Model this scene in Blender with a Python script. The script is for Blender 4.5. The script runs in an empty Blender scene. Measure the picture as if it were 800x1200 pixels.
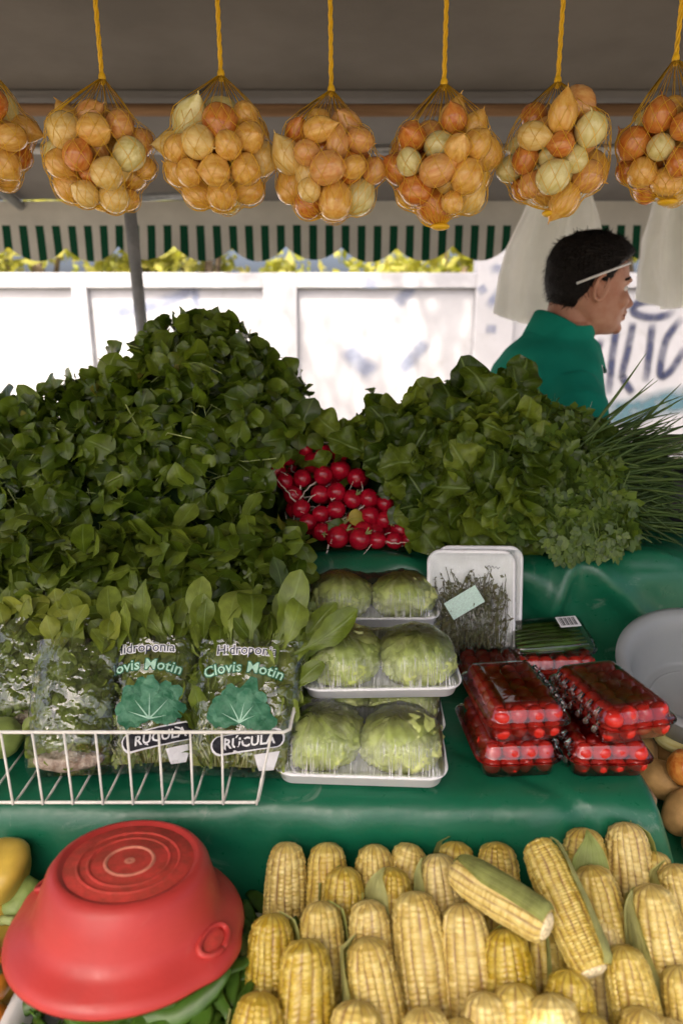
import bpy, bmesh, math, random
import numpy as np
from mathutils import Vector, Matrix, Euler, noise as mnoise

# ------------------------------------------------------------------ camera, sky, sun, exposure
S = bpy.context.scene
CAMZ, PITCH, FPX = 1.55, math.radians(15.4), 800.0
cam_d = bpy.data.cameras.new('camera'); cam = bpy.data.objects.new('camera', cam_d)
S.collection.objects.link(cam); S.camera = cam
cam.location = (0, 0, CAMZ); cam.rotation_euler = (math.pi / 2 - PITCH, 0, 0)
cam_d.sensor_fit = 'VERTICAL'; cam_d.sensor_height = 36; cam_d.lens = 24
cam_d.clip_start = 0.02; cam_d.clip_end = 500
cam_d.dof.use_dof = True; cam_d.dof.focus_distance = 1.08; cam_d.dof.aperture_fstop = 3.2

SUN_EL, SUN_AZ = math.radians(57), math.radians(205)          # azimuth clockwise from +Y
sun_dir = Vector((math.sin(SUN_AZ) * math.cos(SUN_EL), math.cos(SUN_AZ) * math.cos(SUN_EL), math.sin(SUN_EL)))
W = bpy.data.worlds.new('World'); S.world = W; W.use_nodes = True
wn = W.node_tree; wn.nodes.clear()
sky = wn.nodes.new('ShaderNodeTexSky'); sky.sky_type = 'NISHITA'; sky.sun_disc = False
sky.sun_elevation = SUN_EL; sky.sun_rotation = SUN_AZ; sky.air_density = 0.5; sky.dust_density = 8.0; sky.ozone_density = 0.0
bg = wn.nodes.new('ShaderNodeBackground'); bg.inputs[1].default_value = 0.15
wo = wn.nodes.new('ShaderNodeOutputWorld')
wn.links.new(sky.outputs[0], bg.inputs[0]); wn.links.new(bg.outputs[0], wo.inputs[0])
sl = bpy.data.lights.new('sun', 'SUN'); sl.energy = 3.2; sl.angle = math.radians(0.5); sl.color = (1, 0.93, 0.80)
so = bpy.data.objects.new('sun', sl); S.collection.objects.link(so)
so.rotation_euler = (-sun_dir).to_track_quat('-Z', 'Y').to_euler(); so.location = (0, 0, 8)
S.view_settings.view_transform = 'Standard'; S.view_settings.look = 'None'
S.view_settings.gamma = 1; S.view_settings.use_curve_mapping = False
S.view_settings.exposure = 1.42
S.cycles.transparent_max_bounces = 24; S.cycles.max_bounces = 8
S.cycles.use_denoising = True

# ------------------------------------------------------------------ helpers
C = S.collection
R = np.random.default_rng(7); random.seed(7)
CT, ST = math.cos(PITCH), math.sin(PITCH)
def ray(px, py):
    a, b = (px - 400) / FPX, (600 - py) / FPX
    return np.array([a, CT + b * ST, -ST + b * CT])
def at_h(px, py, h):                      # point on the vertical plane y = h
    d = ray(px, py); k = h / d[1]; return np.array([0, 0, CAMZ]) + d * k
def at_z(px, py, z):                      # point on the level plane z
    d = ray(px, py); k = (z - CAMZ) / d[2]; return np.array([0, 0, CAMZ]) + d * k
def nz(x, y=0., z=0.): return mnoise.noise(Vector((x, y, z)))

MAT = {}
def link(nt, a, b): nt.links.new(a, b)
def mat(name, col, rough=0.5, spec=0.4, var=0.12, scale=20, bump=0.0, bscale=60, sub=0, trans=0, metal=0, stretch=None, col2=None, thr=(0.35, 0.65), coat=0):
    m = bpy.data.materials.new(name); m.use_nodes = True; nt = m.node_tree; n = nt.nodes
    p = n['Principled BSDF']; p.inputs['Roughness'].default_value = rough; p.inputs['Metallic'].default_value = metal
    p.inputs['Specular IOR Level'].default_value = spec; p.inputs['Coat Weight'].default_value = coat
    if sub: p.inputs['Subsurface Weight'].default_value = sub; p.inputs['Subsurface Radius'].default_value = (0.012, 0.006, 0.003)
    tc = n.new('ShaderNodeTexCoord'); mp = n.new('ShaderNodeMapping'); link(nt, tc.outputs['Object'], mp.inputs[0])
    if stretch: mp.inputs['Scale'].default_value = stretch
    nx = n.new('ShaderNodeTexNoise'); nx.inputs['Scale'].default_value = scale; nx.inputs['Detail'].default_value = 5; nx.inputs['Roughness'].default_value = 0.6
    link(nt, mp.outputs[0], nx.inputs[0])
    cr = n.new('ShaderNodeValToRGB'); link(nt, nx.outputs[0], cr.inputs[0])
    c2 = col2 or tuple(min(1, c * (1 + var)) for c in col); c1 = tuple(c * (1 - var) for c in col) if not col2 else col
    cr.color_ramp.elements[0].position, cr.color_ramp.elements[1].position = thr
    cr.color_ramp.elements[0].color = (*c1, 1); cr.color_ramp.elements[1].color = (*c2, 1)
    link(nt, cr.outputs[0], p.inputs['Base Color'])
    if bump:
        nb = n.new('ShaderNodeTexNoise'); nb.inputs['Scale'].default_value = bscale; nb.inputs['Detail'].default_value = 4
        link(nt, mp.outputs[0], nb.inputs[0])
        b = n.new('ShaderNodeBump'); b.inputs['Strength'].default_value = bump; b.inputs['Distance'].default_value = 0.01
        link(nt, nb.outputs[0], b.inputs['Height']); link(nt, b.outputs[0], p.inputs['Normal'])
    if trans:
        t = n.new('ShaderNodeBsdfTranslucent'); link(nt, cr.outputs[0], t.inputs[0])
        mx = n.new('ShaderNodeMixShader'); mx.inputs[0].default_value = trans
        link(nt, p.outputs[0], mx.inputs[1]); link(nt, t.outputs[0], mx.inputs[2]); link(nt, mx.outputs[0], n['Material Output'].inputs[0])
    MAT[name] = m; return m

def leaf_mat(name, cols, rough=0.42, vein=0.35, veincol=(0.30, 0.42, 0.14), trans=0.25, spec=0.35, vfreq=9, bump=0.35):
    m = bpy.data.materials.new(name); m.use_nodes = True; nt = m.node_tree; n = nt.nodes
    p = n['Principled BSDF']; p.inputs['Roughness'].default_value = rough; p.inputs['Specular IOR Level'].default_value = spec
    oi = n.new('ShaderNodeObjectInfo'); ge = n.new('ShaderNodeNewGeometry')
    ad = n.new('ShaderNodeMath'); ad.operation = 'ADD'; link(nt, oi.outputs['Random'], ad.inputs[0]); link(nt, ge.outputs['Random Per Island'], ad.inputs[1])
    fr = n.new('ShaderNodeMath'); fr.operation = 'FRACT'; link(nt, ad.outputs[0], fr.inputs[0])
    cr = n.new('ShaderNodeValToRGB'); link(nt, fr.outputs[0], cr.inputs[0])
    el = cr.color_ramp.elements
    el[0].color = (*cols[0], 1); el[1].color = (*cols[-1], 1)
    for i, c in enumerate(cols[1:-1]):
        e = el.new((i + 1) / (len(cols) - 1)); e.color = (*c, 1)
    uv = n.new('ShaderNodeUVMap'); sp = n.new('ShaderNodeSeparateXYZ'); link(nt, uv.outputs[0], sp.inputs[0])
    def mth(op, a, b=None, v=None):
        q = n.new('ShaderNodeMath'); q.operation = op; link(nt, a, q.inputs[0])
        if b is not None: link(nt, b, q.inputs[1])
        elif v is not None: q.inputs[1].default_value = v
        return q.outputs[0]
    au = mth('ABSOLUTE', mth('SUBTRACT', sp.outputs[0], v=0.5))
    rib = n.new('ShaderNodeMapRange'); link(nt, au, rib.inputs[0]); rib.inputs[1].default_value = 0.015; rib.inputs[2].default_value = 0.06; rib.inputs[3].default_value = 1; rib.inputs[4].default_value = 0
    w = mth('SUBTRACT', mth('MULTIPLY', sp.outputs[1], v=vfreq), mth('MULTIPLY', au, v=vfreq * 0.55))
    w = mth('ABSOLUTE', mth('SUBTRACT', mth('FRACT', w), v=0.5))
    sv = n.new('ShaderNodeMapRange'); link(nt, w, sv.inputs[0]); sv.inputs[1].default_value = 0.0; sv.inputs[2].default_value = 0.09; sv.inputs[3].default_value = 0.3; sv.inputs[4].default_value = 0
    vm = mth('MAXIMUM', rib.outputs[0], sv.outputs[0]); vm2 = mth('MULTIPLY', vm, v=vein)
    tc = n.new('ShaderNodeTexCoord'); nx = n.new('ShaderNodeTexNoise'); nx.inputs['Scale'].default_value = 45; nx.inputs['Detail'].default_value = 4
    link(nt, tc.outputs['Object'], nx.inputs[0])
    mr = n.new('ShaderNodeMapRange'); link(nt, nx.outputs[0], mr.inputs[0]); mr.inputs[1].default_value = .3; mr.inputs[2].default_value = .7; mr.inputs[3].default_value = 0.72; mr.inputs[4].default_value = 1.25
    mm = n.new('ShaderNodeVectorMath'); mm.operation = 'SCALE'; link(nt, cr.outputs[0], mm.inputs[0]); link(nt, mr.outputs[0], mm.inputs['Scale'])
    mx = n.new('ShaderNodeMix'); mx.data_type = 'RGBA'; link(nt, vm2, mx.inputs[0]); link(nt, mm.outputs[0], mx.inputs[6]); mx.inputs[7].default_value = (*veincol, 1)
    link(nt, mx.outputs[2], p.inputs['Base Color'])
    hs = mth('ADD', mth('MULTIPLY', vm, v=-0.6), nx.outputs[0])
    b = n.new('ShaderNodeBump'); b.inputs['Strength'].default_value = bump; b.inputs['Distance'].default_value = 0.003
    link(nt, hs, b.inputs['Height']); link(nt, b.outputs[0], p.inputs['Normal'])
    t = n.new('ShaderNodeBsdfTranslucent')
    tcx = n.new('ShaderNodeMix'); tcx.data_type = 'RGBA'; tcx.blend_type = 'MULTIPLY'; tcx.inputs[0].default_value = 1; link(nt, mx.outputs[2], tcx.inputs[6]); tcx.inputs[7].default_value = (1.5, 1.5, 0.6, 1)
    link(nt, tcx.outputs[2], t.inputs[0])
    ms = n.new('ShaderNodeMixShader'); ms.inputs[0].default_value = trans
    link(nt, p.outputs[0], ms.inputs[1]); link(nt, t.outputs[0], ms.inputs[2]); link(nt, ms.outputs[0], n['Material Output'].inputs[0])
    MAT[name] = m; return m

def film_mat(name, tint=(0.95, 0.97, 0.95), rough=0.06, base=0.03, gain=1.0, bump=0.5, bscale=40, stretch=None, haze=0.0, uvmap=False):
    m = bpy.data.materials.new(name); m.use_nodes = True; nt = m.node_tree; n = nt.nodes
    n.remove(n['Principled BSDF']); out = n['Material Output']
    tr = n.new('ShaderNodeBsdfTransparent'); tr.inputs[0].default_value = (*tint, 1)
    gl = n.new('ShaderNodeBsdfGlossy'); gl.inputs['Roughness'].default_value = rough; gl.inputs[0].default_value = (1, 1, 1, 1)
    fr = n.new('ShaderNodeFresnel'); fr.inputs[0].default_value = 1.48
    ma = n.new('ShaderNodeMath'); ma.operation = 'MULTIPLY_ADD'; ma.use_clamp = True; ma.inputs[1].default_value = gain; ma.inputs[2].default_value = base
    link(nt, fr.outputs[0], ma.inputs[0])
    mx = n.new('ShaderNodeMixShader'); link(nt, ma.outputs[0], mx.inputs[0]); link(nt, tr.outputs[0], mx.inputs[1]); link(nt, gl.outputs[0], mx.inputs[2])
    last = mx.outputs[0]
    if haze:
        df = n.new('ShaderNodeBsdfDiffuse'); df.inputs[0].default_value = (0.8, 0.8, 0.8, 1)
        m2 = n.new('ShaderNodeMixShader'); m2.inputs[0].default_value = haze; link(nt, last, m2.inputs[1]); link(nt, df.outputs[0], m2.inputs[2]); last = m2.outputs[0]
    if uvmap:                                             # bunch masks reflection streaks painted white into the film along the tray edges
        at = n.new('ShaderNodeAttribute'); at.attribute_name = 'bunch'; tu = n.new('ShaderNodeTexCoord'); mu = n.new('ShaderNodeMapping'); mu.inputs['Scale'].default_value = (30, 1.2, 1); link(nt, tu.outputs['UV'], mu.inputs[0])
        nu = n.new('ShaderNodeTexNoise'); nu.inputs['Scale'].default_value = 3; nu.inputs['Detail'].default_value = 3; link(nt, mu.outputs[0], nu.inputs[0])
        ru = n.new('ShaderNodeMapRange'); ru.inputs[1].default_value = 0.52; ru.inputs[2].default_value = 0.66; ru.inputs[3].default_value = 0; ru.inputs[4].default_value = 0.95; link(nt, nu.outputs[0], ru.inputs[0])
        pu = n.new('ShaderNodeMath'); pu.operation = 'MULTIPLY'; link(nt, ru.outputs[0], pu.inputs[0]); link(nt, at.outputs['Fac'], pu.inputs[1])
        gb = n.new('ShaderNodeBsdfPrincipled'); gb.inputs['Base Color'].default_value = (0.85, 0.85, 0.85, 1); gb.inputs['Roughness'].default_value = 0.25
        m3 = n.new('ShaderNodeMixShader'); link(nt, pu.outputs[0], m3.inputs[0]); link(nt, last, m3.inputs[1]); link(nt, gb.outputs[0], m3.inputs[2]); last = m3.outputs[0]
    link(nt, last, out.inputs[0])
    if bump:
        tc = n.new('ShaderNodeTexCoord'); mp = n.new('ShaderNodeMapping'); link(nt, tc.outputs['UV' if uvmap else 'Object'], mp.inputs[0])
        if stretch: mp.inputs['Scale'].default_value = stretch
        nb = n.new('ShaderNodeTexNoise'); nb.inputs['Scale'].default_value = bscale; nb.inputs['Detail'].default_value = 3; nb.inputs['Distortion'].default_value = 0.6
        nb.noise_type = 'RIDGED_MULTIFRACTAL'; nb.normalize = True
        link(nt, mp.outputs[0], nb.inputs[0])
        b = n.new('ShaderNodeBump'); b.inputs['Strength'].default_value = bump; b.inputs['Distance'].default_value = 0.01
        link(nt, nb.outputs[0], b.inputs['Height']); link(nt, b.outputs[0], gl.inputs['Normal'])
    MAT[name] = m; return m

def mesh(name, V, F, m=None, smooth=True, uv=None):
    me = bpy.data.meshes.new(name); V = np.asarray(V, float).reshape(-1, 3)
    me.from_pydata(V.tolist(), [], [list(map(int, f)) for f in F] if not isinstance(F, np.ndarray) else F.tolist())
    if smooth: me.polygons.foreach_set('use_smooth', np.ones(len(me.polygons), bool))
    if uv is not None:
        l = me.uv_layers.new(name='UVMap'); idx = np.zeros(len(me.loops), int); me.loops.foreach_get('vertex_index', idx)
        l.data.foreach_set('uv', np.asarray(uv, float)[idx].ravel())
    if m is not None: me.materials.append(MAT[m] if isinstance(m, str) else m)
    me.update(); return me
def obj(name, me, parent=None, M=None, world=False, kind=None):
    o = bpy.data.objects.new(name, me); C.objects.link(o)
    if M is not None: o.matrix_basis = M if isinstance(M, Matrix) else Matrix(M.tolist())
    if parent is not None:
        o.parent = parent
        if world: o.matrix_basis = parent.matrix_basis.inverted() @ o.matrix_basis
    if kind: o['kind'] = kind
    return o
def thing(name, label, cat, loc=(0, 0, 0), rot=(0, 0, 0), group=None):
    o = bpy.data.objects.new(name, None); C.objects.link(o); o.empty_display_size = 0.05
    o.matrix_basis = Matrix.Translation(Vector(loc)) @ Euler(rot).to_matrix().to_4x4()
    o['label'] = label; o['category'] = cat
    if group: o['group'] = group
    return o
def tag(o, label, cat, group=None, kind=None):
    o['label'] = label; o['category'] = cat
    if group: o['group'] = group
    if kind: o['kind'] = kind
    return o

def grid_faces(nu, nv, closeu=False, off=0):
    F = []
    for i in range(nu if closeu else nu - 1):
        for j in range(nv - 1):
            a = i * nv + j; b = ((i + 1) % nu) * nv + j
            F.append((off + a, off + b, off + b + 1, off + a + 1))
    return F
def lathe(prof, n=32, sx=1., sy=1.):
    prof = np.asarray(prof, float); k = len(prof); V = []
    for i in range(n):
        a = 2 * math.pi * i / n
        V.append(np.c_[prof[:, 0] * math.cos(a) * sx, prof[:, 0] * math.sin(a) * sy, prof[:, 1]])
    return np.concatenate(V), grid_faces(n, k, True)
def tube(pts, r, n=6, cap=True):
    P = np.asarray(pts, float); k = len(P); r = np.broadcast_to(np.asarray(r, float), (k,))
    T = np.gradient(P, axis=0); T /= np.linalg.norm(T, axis=1)[:, None] + 1e-12
    u = np.cross(T[0], [0, 0, 1.]); u = u if np.linalg.norm(u) > 1e-3 else np.cross(T[0], [1., 0, 0]); u /= np.linalg.norm(u)
    V = []; ang = np.arange(n) * 2 * math.pi / n
    for i in range(k):
        u = u - T[i] * np.dot(u, T[i]); u /= np.linalg.norm(u) + 1e-12; v = np.cross(T[i], u)
        V.append(P[i] + r[i] * (np.cos(ang)[:, None] * u + np.sin(ang)[:, None] * v))
    V = np.concatenate(V); F = []
    for i in range(k - 1):
        for j in range(n):
            F.append((i * n + j, i * n + (j + 1) % n, (i + 1) * n + (j + 1) % n, (i + 1) * n + j))
    if cap: F.append(tuple(range(n - 1, -1, -1))); F.append(tuple(range((k - 1) * n, k * n)))
    return V, F
def box(x0, x1, y0, y1, z0, z1):
    V = [(x, y, z) for x in (x0, x1) for y in (y0, y1) for z in (z0, z1)]
    return np.array(V, float), [(0, 1, 3, 2), (4, 6, 7, 5), (0, 4, 5, 1), (2, 3, 7, 6), (0, 2, 6, 4), (1, 5, 7, 3)]
def bevbox(x0, x1, y0, y1, z0, z1, b=0.004):
    bm = bmesh.new(); bmesh.ops.create_cube(bm, size=1)
    for v in bm.verts: v.co = Vector(((x0 + x1) / 2 + v.co.x * (x1 - x0), (y0 + y1) / 2 + v.co.y * (y1 - y0), (z0 + z1) / 2 + v.co.z * (z1 - z0)))
    bmesh.ops.bevel(bm, geom=bm.edges[:], offset=b, segments=2, affect='EDGES', profile=0.5)
    bm.verts.index_update()
    V = [v.co[:] for v in bm.verts]; F = [[v.index for v in f.verts] for f in bm.faces]; bm.free(); return np.array(V), F
def join(*vf):
    V, F, o = [], [], 0
    for v, f in vf:
        V.append(np.asarray(v)); F += [tuple(i + o for i in q) for q in f]; o += len(v)
    return np.concatenate(V), F
def rrect(w, d, r, n=8):
    pts = []
    for cx, cy, a0 in ((w / 2 - r, d / 2 - r, 0), (-w / 2 + r, d / 2 - r, 90), (-w / 2 + r, -d / 2 + r, 180), (w / 2 - r, -d / 2 + r, 270)):
        for i in range(n + 1):
            a = math.radians(a0 + 90 * i / n); pts.append((cx + r * math.cos(a), cy + r * math.sin(a)))
    return np.array(pts)
def rings(w, d, r, lv, n=8, cap0=True, cap1=True, fn=None):   # lv: (inset, z)
    V = []; k = 4 * (n + 1)
    for ins, z in lv:
        p = rrect(w - 2 * ins, d - 2 * ins, max(0.001, r - ins), n)
        if fn is not None: p = fn(p, z)
        V.append(np.c_[p, np.full(k, z)])
    F = []
    for i in range(len(lv) - 1):
        for j in range(k): F.append((i * k + j, i * k + (j + 1) % k, (i + 1) * k + (j + 1) % k, (i + 1) * k + j))
    if cap0: F.append(tuple(range(k - 1, -1, -1)))
    if cap1: F.append(tuple(range((len(lv) - 1) * k, len(lv) * k)))
    return np.concatenate(V), F
def frame(pos, tip, nrm, s=1.0):           # leaf frame: +Y towards tip, +Z towards nrm
    y = np.asarray(tip, float); y = y / (np.linalg.norm(y) + 1e-9); z = np.asarray(nrm, float); z = z - y * np.dot(z, y)
    if np.linalg.norm(z) < 1e-4: z = np.cross(y, [1, 0.3, 0.2])
    z /= np.linalg.norm(z); x = np.cross(y, z); M = np.eye(4); M[:3, 0] = x * s; M[:3, 1] = y * s; M[:3, 2] = z * s; M[:3, 3] = pos; return M
def unit(v): v = np.asarray(v, float); return v / (np.linalg.norm(v) + 1e-9)
def blob_vf(nu, nv, fn):                    # closed sphere-like grid: fn(theta, phi)->xyz
    V = []
    for i in range(nu):
        for j in range(nv): V.append(fn(2 * math.pi * i / nu, math.pi * j / (nv - 1)))
    return np.array(V), grid_faces(nu, nv, True)

# ------------------------------------------------------------------ materials
mat('asphalt', (0.24, 0.215, 0.18), 0.9, 0.2, 0.25, 3, 0.3, 120)
mat('pavement', (0.34, 0.32, 0.29), 0.9, 0.2, 0.15, 4, 0.2, 60)
mat('wall_paint', (0.52, 0.52, 0.54), 0.85, 0.2, 0.08, 3, 0.12, 60)
mat('wall_coping', (0.46, 0.46, 0.48), 0.85, 0.2, 0.14, 5, 0.15, 60)
mat('canopy_cloth', (0.115, 0.102, 0.088), 0.9, 0.1, 0.12, 3, 0.15, 8, trans=0.03)
mat('canopy_cloth_pale', (0.17, 0.16, 0.15), 0.9, 0.1, 0.10, 3, 0.1, 8, trans=0.03)
mat('galvanised', (0.42, 0.44, 0.46), 0.45, 0.5, 0.2, 18, 0.05, 60, metal=0.6)
mat('rail_wood', (0.20, 0.115, 0.06), 0.75, 0.2, 0.3, 8, 0.2, 40, stretch=(0.2, 4, 4))
mat('rail_pale', (0.50, 0.48, 0.42), 0.6, 0.3, 0.15, 6)
mat('vinyl_green', (0.006, 0.115, 0.055), 0.30, 0.5, 0.12, 5, 0.06, 90)
mat('board', (0.22, 0.15, 0.09), 0.8, 0.2, 0.3, 6, 0.2, 40, stretch=(0.3, 5, 5))
mat('steel_leg', (0.3, 0.3, 0.3), 0.5, 0.5, 0.2, 18, metal=0.7)
mat('foam', (0.86, 0.86, 0.86), 0.65, 0.3, 0.03, 40, 0.05, 400)
mat('basin_red', (0.44, 0.038, 0.032), 0.36, 0.4, 0.10, 9, 0.03, 200)
mat('basin_scuff', (0.36, 0.05, 0.03), 0.6, 0.3, 0.25, 60, 0.1, 200, col2=(0.62, 0.06, 0.045))
mat('basin_ring', (0.60, 0.20, 0.13), 0.6, 0.3, 0.2, 60)
mat('radish', (0.38, 0.005, 0.020), 0.20, 0.5, 0.22, 1.5, sub=0.05)
mat('root_white', (0.75, 0.62, 0.52), 0.5, 0.3, 0.2, 80)
mat('root_pad', (0.24, 0.17, 0.12), 0.8, 0.2, 0.4, 90, 0.5, 160, col2=(0.50, 0.42, 0.34))
mat('tomato', (0.55, 0.020, 0.012), 0.20, 0.5, 0.25, 30, sub=0.05)
mat('tub_white', (0.72, 0.72, 0.70), 0.5, 0.4, 0.06, 10)
mat('wire_white', (0.78, 0.76, 0.68), 0.4, 0.4, 0.08, 60)
mat('black_plastic', (0.02, 0.02, 0.022), 0.4, 0.4, 0.3, 20)
mat('steel', (0.6, 0.6, 0.58), 0.25, 0.5, 0.1, 20, metal=1.0)
mat('hair', (0.008, 0.006, 0.005), 0.6, 0.2, 0.5, 160, 0.5, 250, stretch=(0.3, 1, 1))
mat('skin', (0.40, 0.17, 0.10), 0.48, 0.4, 0.10, 22, 0.12, 300, sub=0.12, col2=(0.47, 0.25, 0.165))
mat('lip', (0.40, 0.15, 0.11), 0.45, 0.4, 0.1, 40)
mat('polo', (0.006, 0.215, 0.145), 0.85, 0.15, 0.10, 6, 0.1, 350)
mat('trousers', (0.03, 0.035, 0.06), 0.9, 0.1, 0.15, 10)
mat('white_print', (0.75, 0.75, 0.75), 0.5, 0.3, 0.05, 30)
mat('black_print', (0.015, 0.015, 0.02), 0.5, 0.3, 0.05, 30)
mat('mint_print', (0.42, 0.66, 0.50), 0.5, 0.3, 0.05, 30)
mat('green_print', (0.015, 0.11, 0.05), 0.5, 0.3, 0.4, 60, col2=(0.07, 0.22, 0.12))
mat('teal_print', (0.035, 0.16, 0.085), 0.5, 0.3, 0.3, 60, col2=(0.11, 0.27, 0.16))
mat('navy_print', (0.02, 0.03, 0.05), 0.5, 0.3, 0.1, 30)
mat('label_mint', (0.52, 0.70, 0.60), 0.5, 0.3, 0.25, 250, stretch=(1, 6, 1))
mat('pea', (0.055, 0.125, 0.014), 0.4, 0.4, 0.3, 30)
mat('pepper_yellow', (0.55, 0.38, 0.06), 0.3, 0.5, 0.2, 14)
mat('pepper_orange', (0.55, 0.19, 0.02), 0.3, 0.5, 0.2, 14)
mat('chayote', (0.24, 0.32, 0.08), 0.5, 0.4, 0.25, 22, 0.2, 60)
mat('potato', (0.42, 0.25, 0.09), 0.6, 0.3, 0.25, 25, 0.2, 90)
mat('bowl_plastic', (0.40, 0.42, 0.43), 0.26, 0.5, 0.03, 12, trans=0.22)
_b = MAT['bowl_plastic'].node_tree; _tr = _b.nodes.new('ShaderNodeBsdfTransparent'); _mx = _b.nodes.new('ShaderNodeMixShader'); _mx.inputs[0].default_value = 0.30; _ol = _b.nodes['Material Output'].inputs[0]; _src = _ol.links[0].from_socket; link(_b, _src, _mx.inputs[1]); link(_b, _tr.outputs[0], _mx.inputs[2]); link(_b, _mx.outputs[0], _ol)
mat('carrier_plastic', (0.92, 0.92, 0.88), 0.4, 0.4, 0.03, 12, 0.25, 25, trans=0.62)
mat('net_yellow', (0.72, 0.42, 0.01), 0.45, 0.4, 0.1, 60)
mat('thyme', (0.10, 0.085, 0.04), 0.7, 0.2, 0.5, 90, col2=(0.15, 0.16, 0.07))
mat('bark', (0.12, 0.09, 0.06), 0.9, 0.1, 0.3, 12, 0.4, 30)
mat('stem_pale', (0.30, 0.36, 0.13), 0.5, 0.3, 0.3, 40)
mat('stem_white', (0.40, 0.42, 0.18), 0.5, 0.3, 0.3, 40)
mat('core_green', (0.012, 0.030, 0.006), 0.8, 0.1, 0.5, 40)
mat('cob_pith', (0.68, 0.58, 0.36), 0.8, 0.2, 0.3, 250, 0.3, 250)
mat('silk', (0.55, 0.50, 0.30), 0.6, 0.2, 0.3, 60)
mat('pen_white', (0.75, 0.75, 0.75), 0.3, 0.5, 0.02, 30)
mat('eye_white', (0.6, 0.58, 0.55), 0.3, 0.5, 0.05, 30)
for nm, c1, c2 in (('onion_gold', (0.60, 0.28, 0.040), (0.76, 0.48, 0.13)), ('onion_copper', (0.48, 0.12, 0.018), (0.64, 0.28, 0.055)),
                   ('onion_pale', (0.60, 0.52, 0.17), (0.74, 0.68, 0.34)), ('onion_tan', (0.56, 0.22, 0.055), (0.70, 0.40, 0.13)), ('onion_straw', (0.66, 0.42, 0.10), (0.78, 0.60, 0.24))):
    mat(nm, c1, 0.22, 0.6, 0.2, 2.2, 0.04, 6, coat=0.25, stretch=(1.6, 1.6, 0.25), col2=c2)
leaf_mat('leaf_cress', [(0.024, 0.050, 0.003), (0.078, 0.130, 0.007), (0.165, 0.230, 0.022), (0.046, 0.084, 0.004), (0.115, 0.175, 0.012)], 0.30, 0.16, spec=0.5)
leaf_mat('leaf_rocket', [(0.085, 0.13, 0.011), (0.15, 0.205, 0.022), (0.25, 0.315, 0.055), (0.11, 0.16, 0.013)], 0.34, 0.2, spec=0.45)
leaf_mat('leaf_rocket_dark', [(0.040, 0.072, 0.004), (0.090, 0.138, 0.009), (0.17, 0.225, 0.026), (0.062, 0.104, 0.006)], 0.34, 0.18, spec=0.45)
leaf_mat('leaf_broad', [(0.028, 0.054, 0.003), (0.075, 0.120, 0.007), (0.17, 0.225, 0.022), (0.050, 0.086, 0.005)], 0.36, 0.34, vfreq=7, bump=0.7)
leaf_mat('leaf_parsley', [(0.028, 0.060, 0.003), (0.055, 0.102, 0.005), (0.11, 0.165, 0.010)], 0.32, 0.1)
leaf_mat('leaf_onion', [(0.035, 0.075, 0.016), (0.055, 0.105, 0.02), (0.09, 0.145, 0.03)], 0.38, 0.05)
leaf_mat('leaf_cress_bag', [(0.10, 0.14, 0.010), (0.18, 0.22, 0.02), (0.27, 0.30, 0.04), (0.13, 0.17, 0.014)], 0.42, 0.2)
leaf_mat('leaf_yellow', [(0.45, 0.36, 0.05), (0.40, 0.34, 0.06)], 0.5, 0.2)
leaf_mat('leaf_wilted', [(0.24, 0.22, 0.03), (0.20, 0.20, 0.03)], 0.5, 0.2)
leaf_mat('leaf_tree', [(0.22, 0.24, 0.03), (0.34, 0.33, 0.06), (0.42, 0.38, 0.10), (0.26, 0.28, 0.04)], 0.5, 0.1, trans=0.4)
leaf_mat('leaf_lettuce', [(0.50, 0.58, 0.15), (0.60, 0.67, 0.22), (0.70, 0.74, 0.33)], 0.40, 0.5, veincol=(0.76, 0.78, 0.46), vfreq=6)
leaf_mat('husk', [(0.30, 0.34, 0.10), (0.42, 0.42, 0.16), (0.24, 0.32, 0.08)], 0.55, 0.3, veincol=(0.5, 0.5, 0.25), vfreq=0.5)
film_mat('film_bag', base=0.03, gain=1.3, bump=0.32, bscale=95, haze=0.006, rough=0.06)
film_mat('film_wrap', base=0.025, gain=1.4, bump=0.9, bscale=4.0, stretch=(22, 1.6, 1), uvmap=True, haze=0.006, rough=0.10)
film_mat('clear_pet', base=0.02, gain=1.2, bump=0.12, bscale=40, rough=0.08, tint=(0.97, 0.98, 0.975))

def wear(name, col, scale, lo, hi, amt):               # pale scuffs and dirt with their own shapes
    nt = MAT[name].node_tree; n = nt.nodes; p = n['Principled BSDF']; src = p.inputs['Base Color'].links[0].from_socket
    tc = n.new('ShaderNodeTexCoord'); a = n.new('ShaderNodeTexNoise'); a.inputs['Scale'].default_value = scale; a.inputs['Detail'].default_value = 8; a.inputs['Roughness'].default_value = 0.7; a.inputs['Distortion'].default_value = 1.2; link(nt, tc.outputs['Object'], a.inputs[0])
    r = n.new('ShaderNodeMapRange'); r.inputs[1].default_value = lo; r.inputs[2].default_value = hi; r.inputs[3].default_value = 0; r.inputs[4].default_value = amt; link(nt, a.outputs[0], r.inputs[0])
    mx = n.new('ShaderNodeMix'); mx.data_type = 'RGBA'; link(nt, r.outputs[0], mx.inputs[0]); link(nt, src, mx.inputs[6]); mx.inputs[7].default_value = (*col, 1); link(nt, mx.outputs[2], p.inputs['Base Color'])
    r2 = n.new('ShaderNodeMapRange'); r2.inputs[1].default_value = 0.3; r2.inputs[2].default_value = 0.7; r2.inputs[3].default_value = p.inputs['Roughness'].default_value * 0.8; r2.inputs[4].default_value = p.inputs['Roughness'].default_value * 1.5; link(nt, a.outputs[0], r2.inputs[0]); link(nt, r2.outputs[0], p.inputs['Roughness'])
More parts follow.
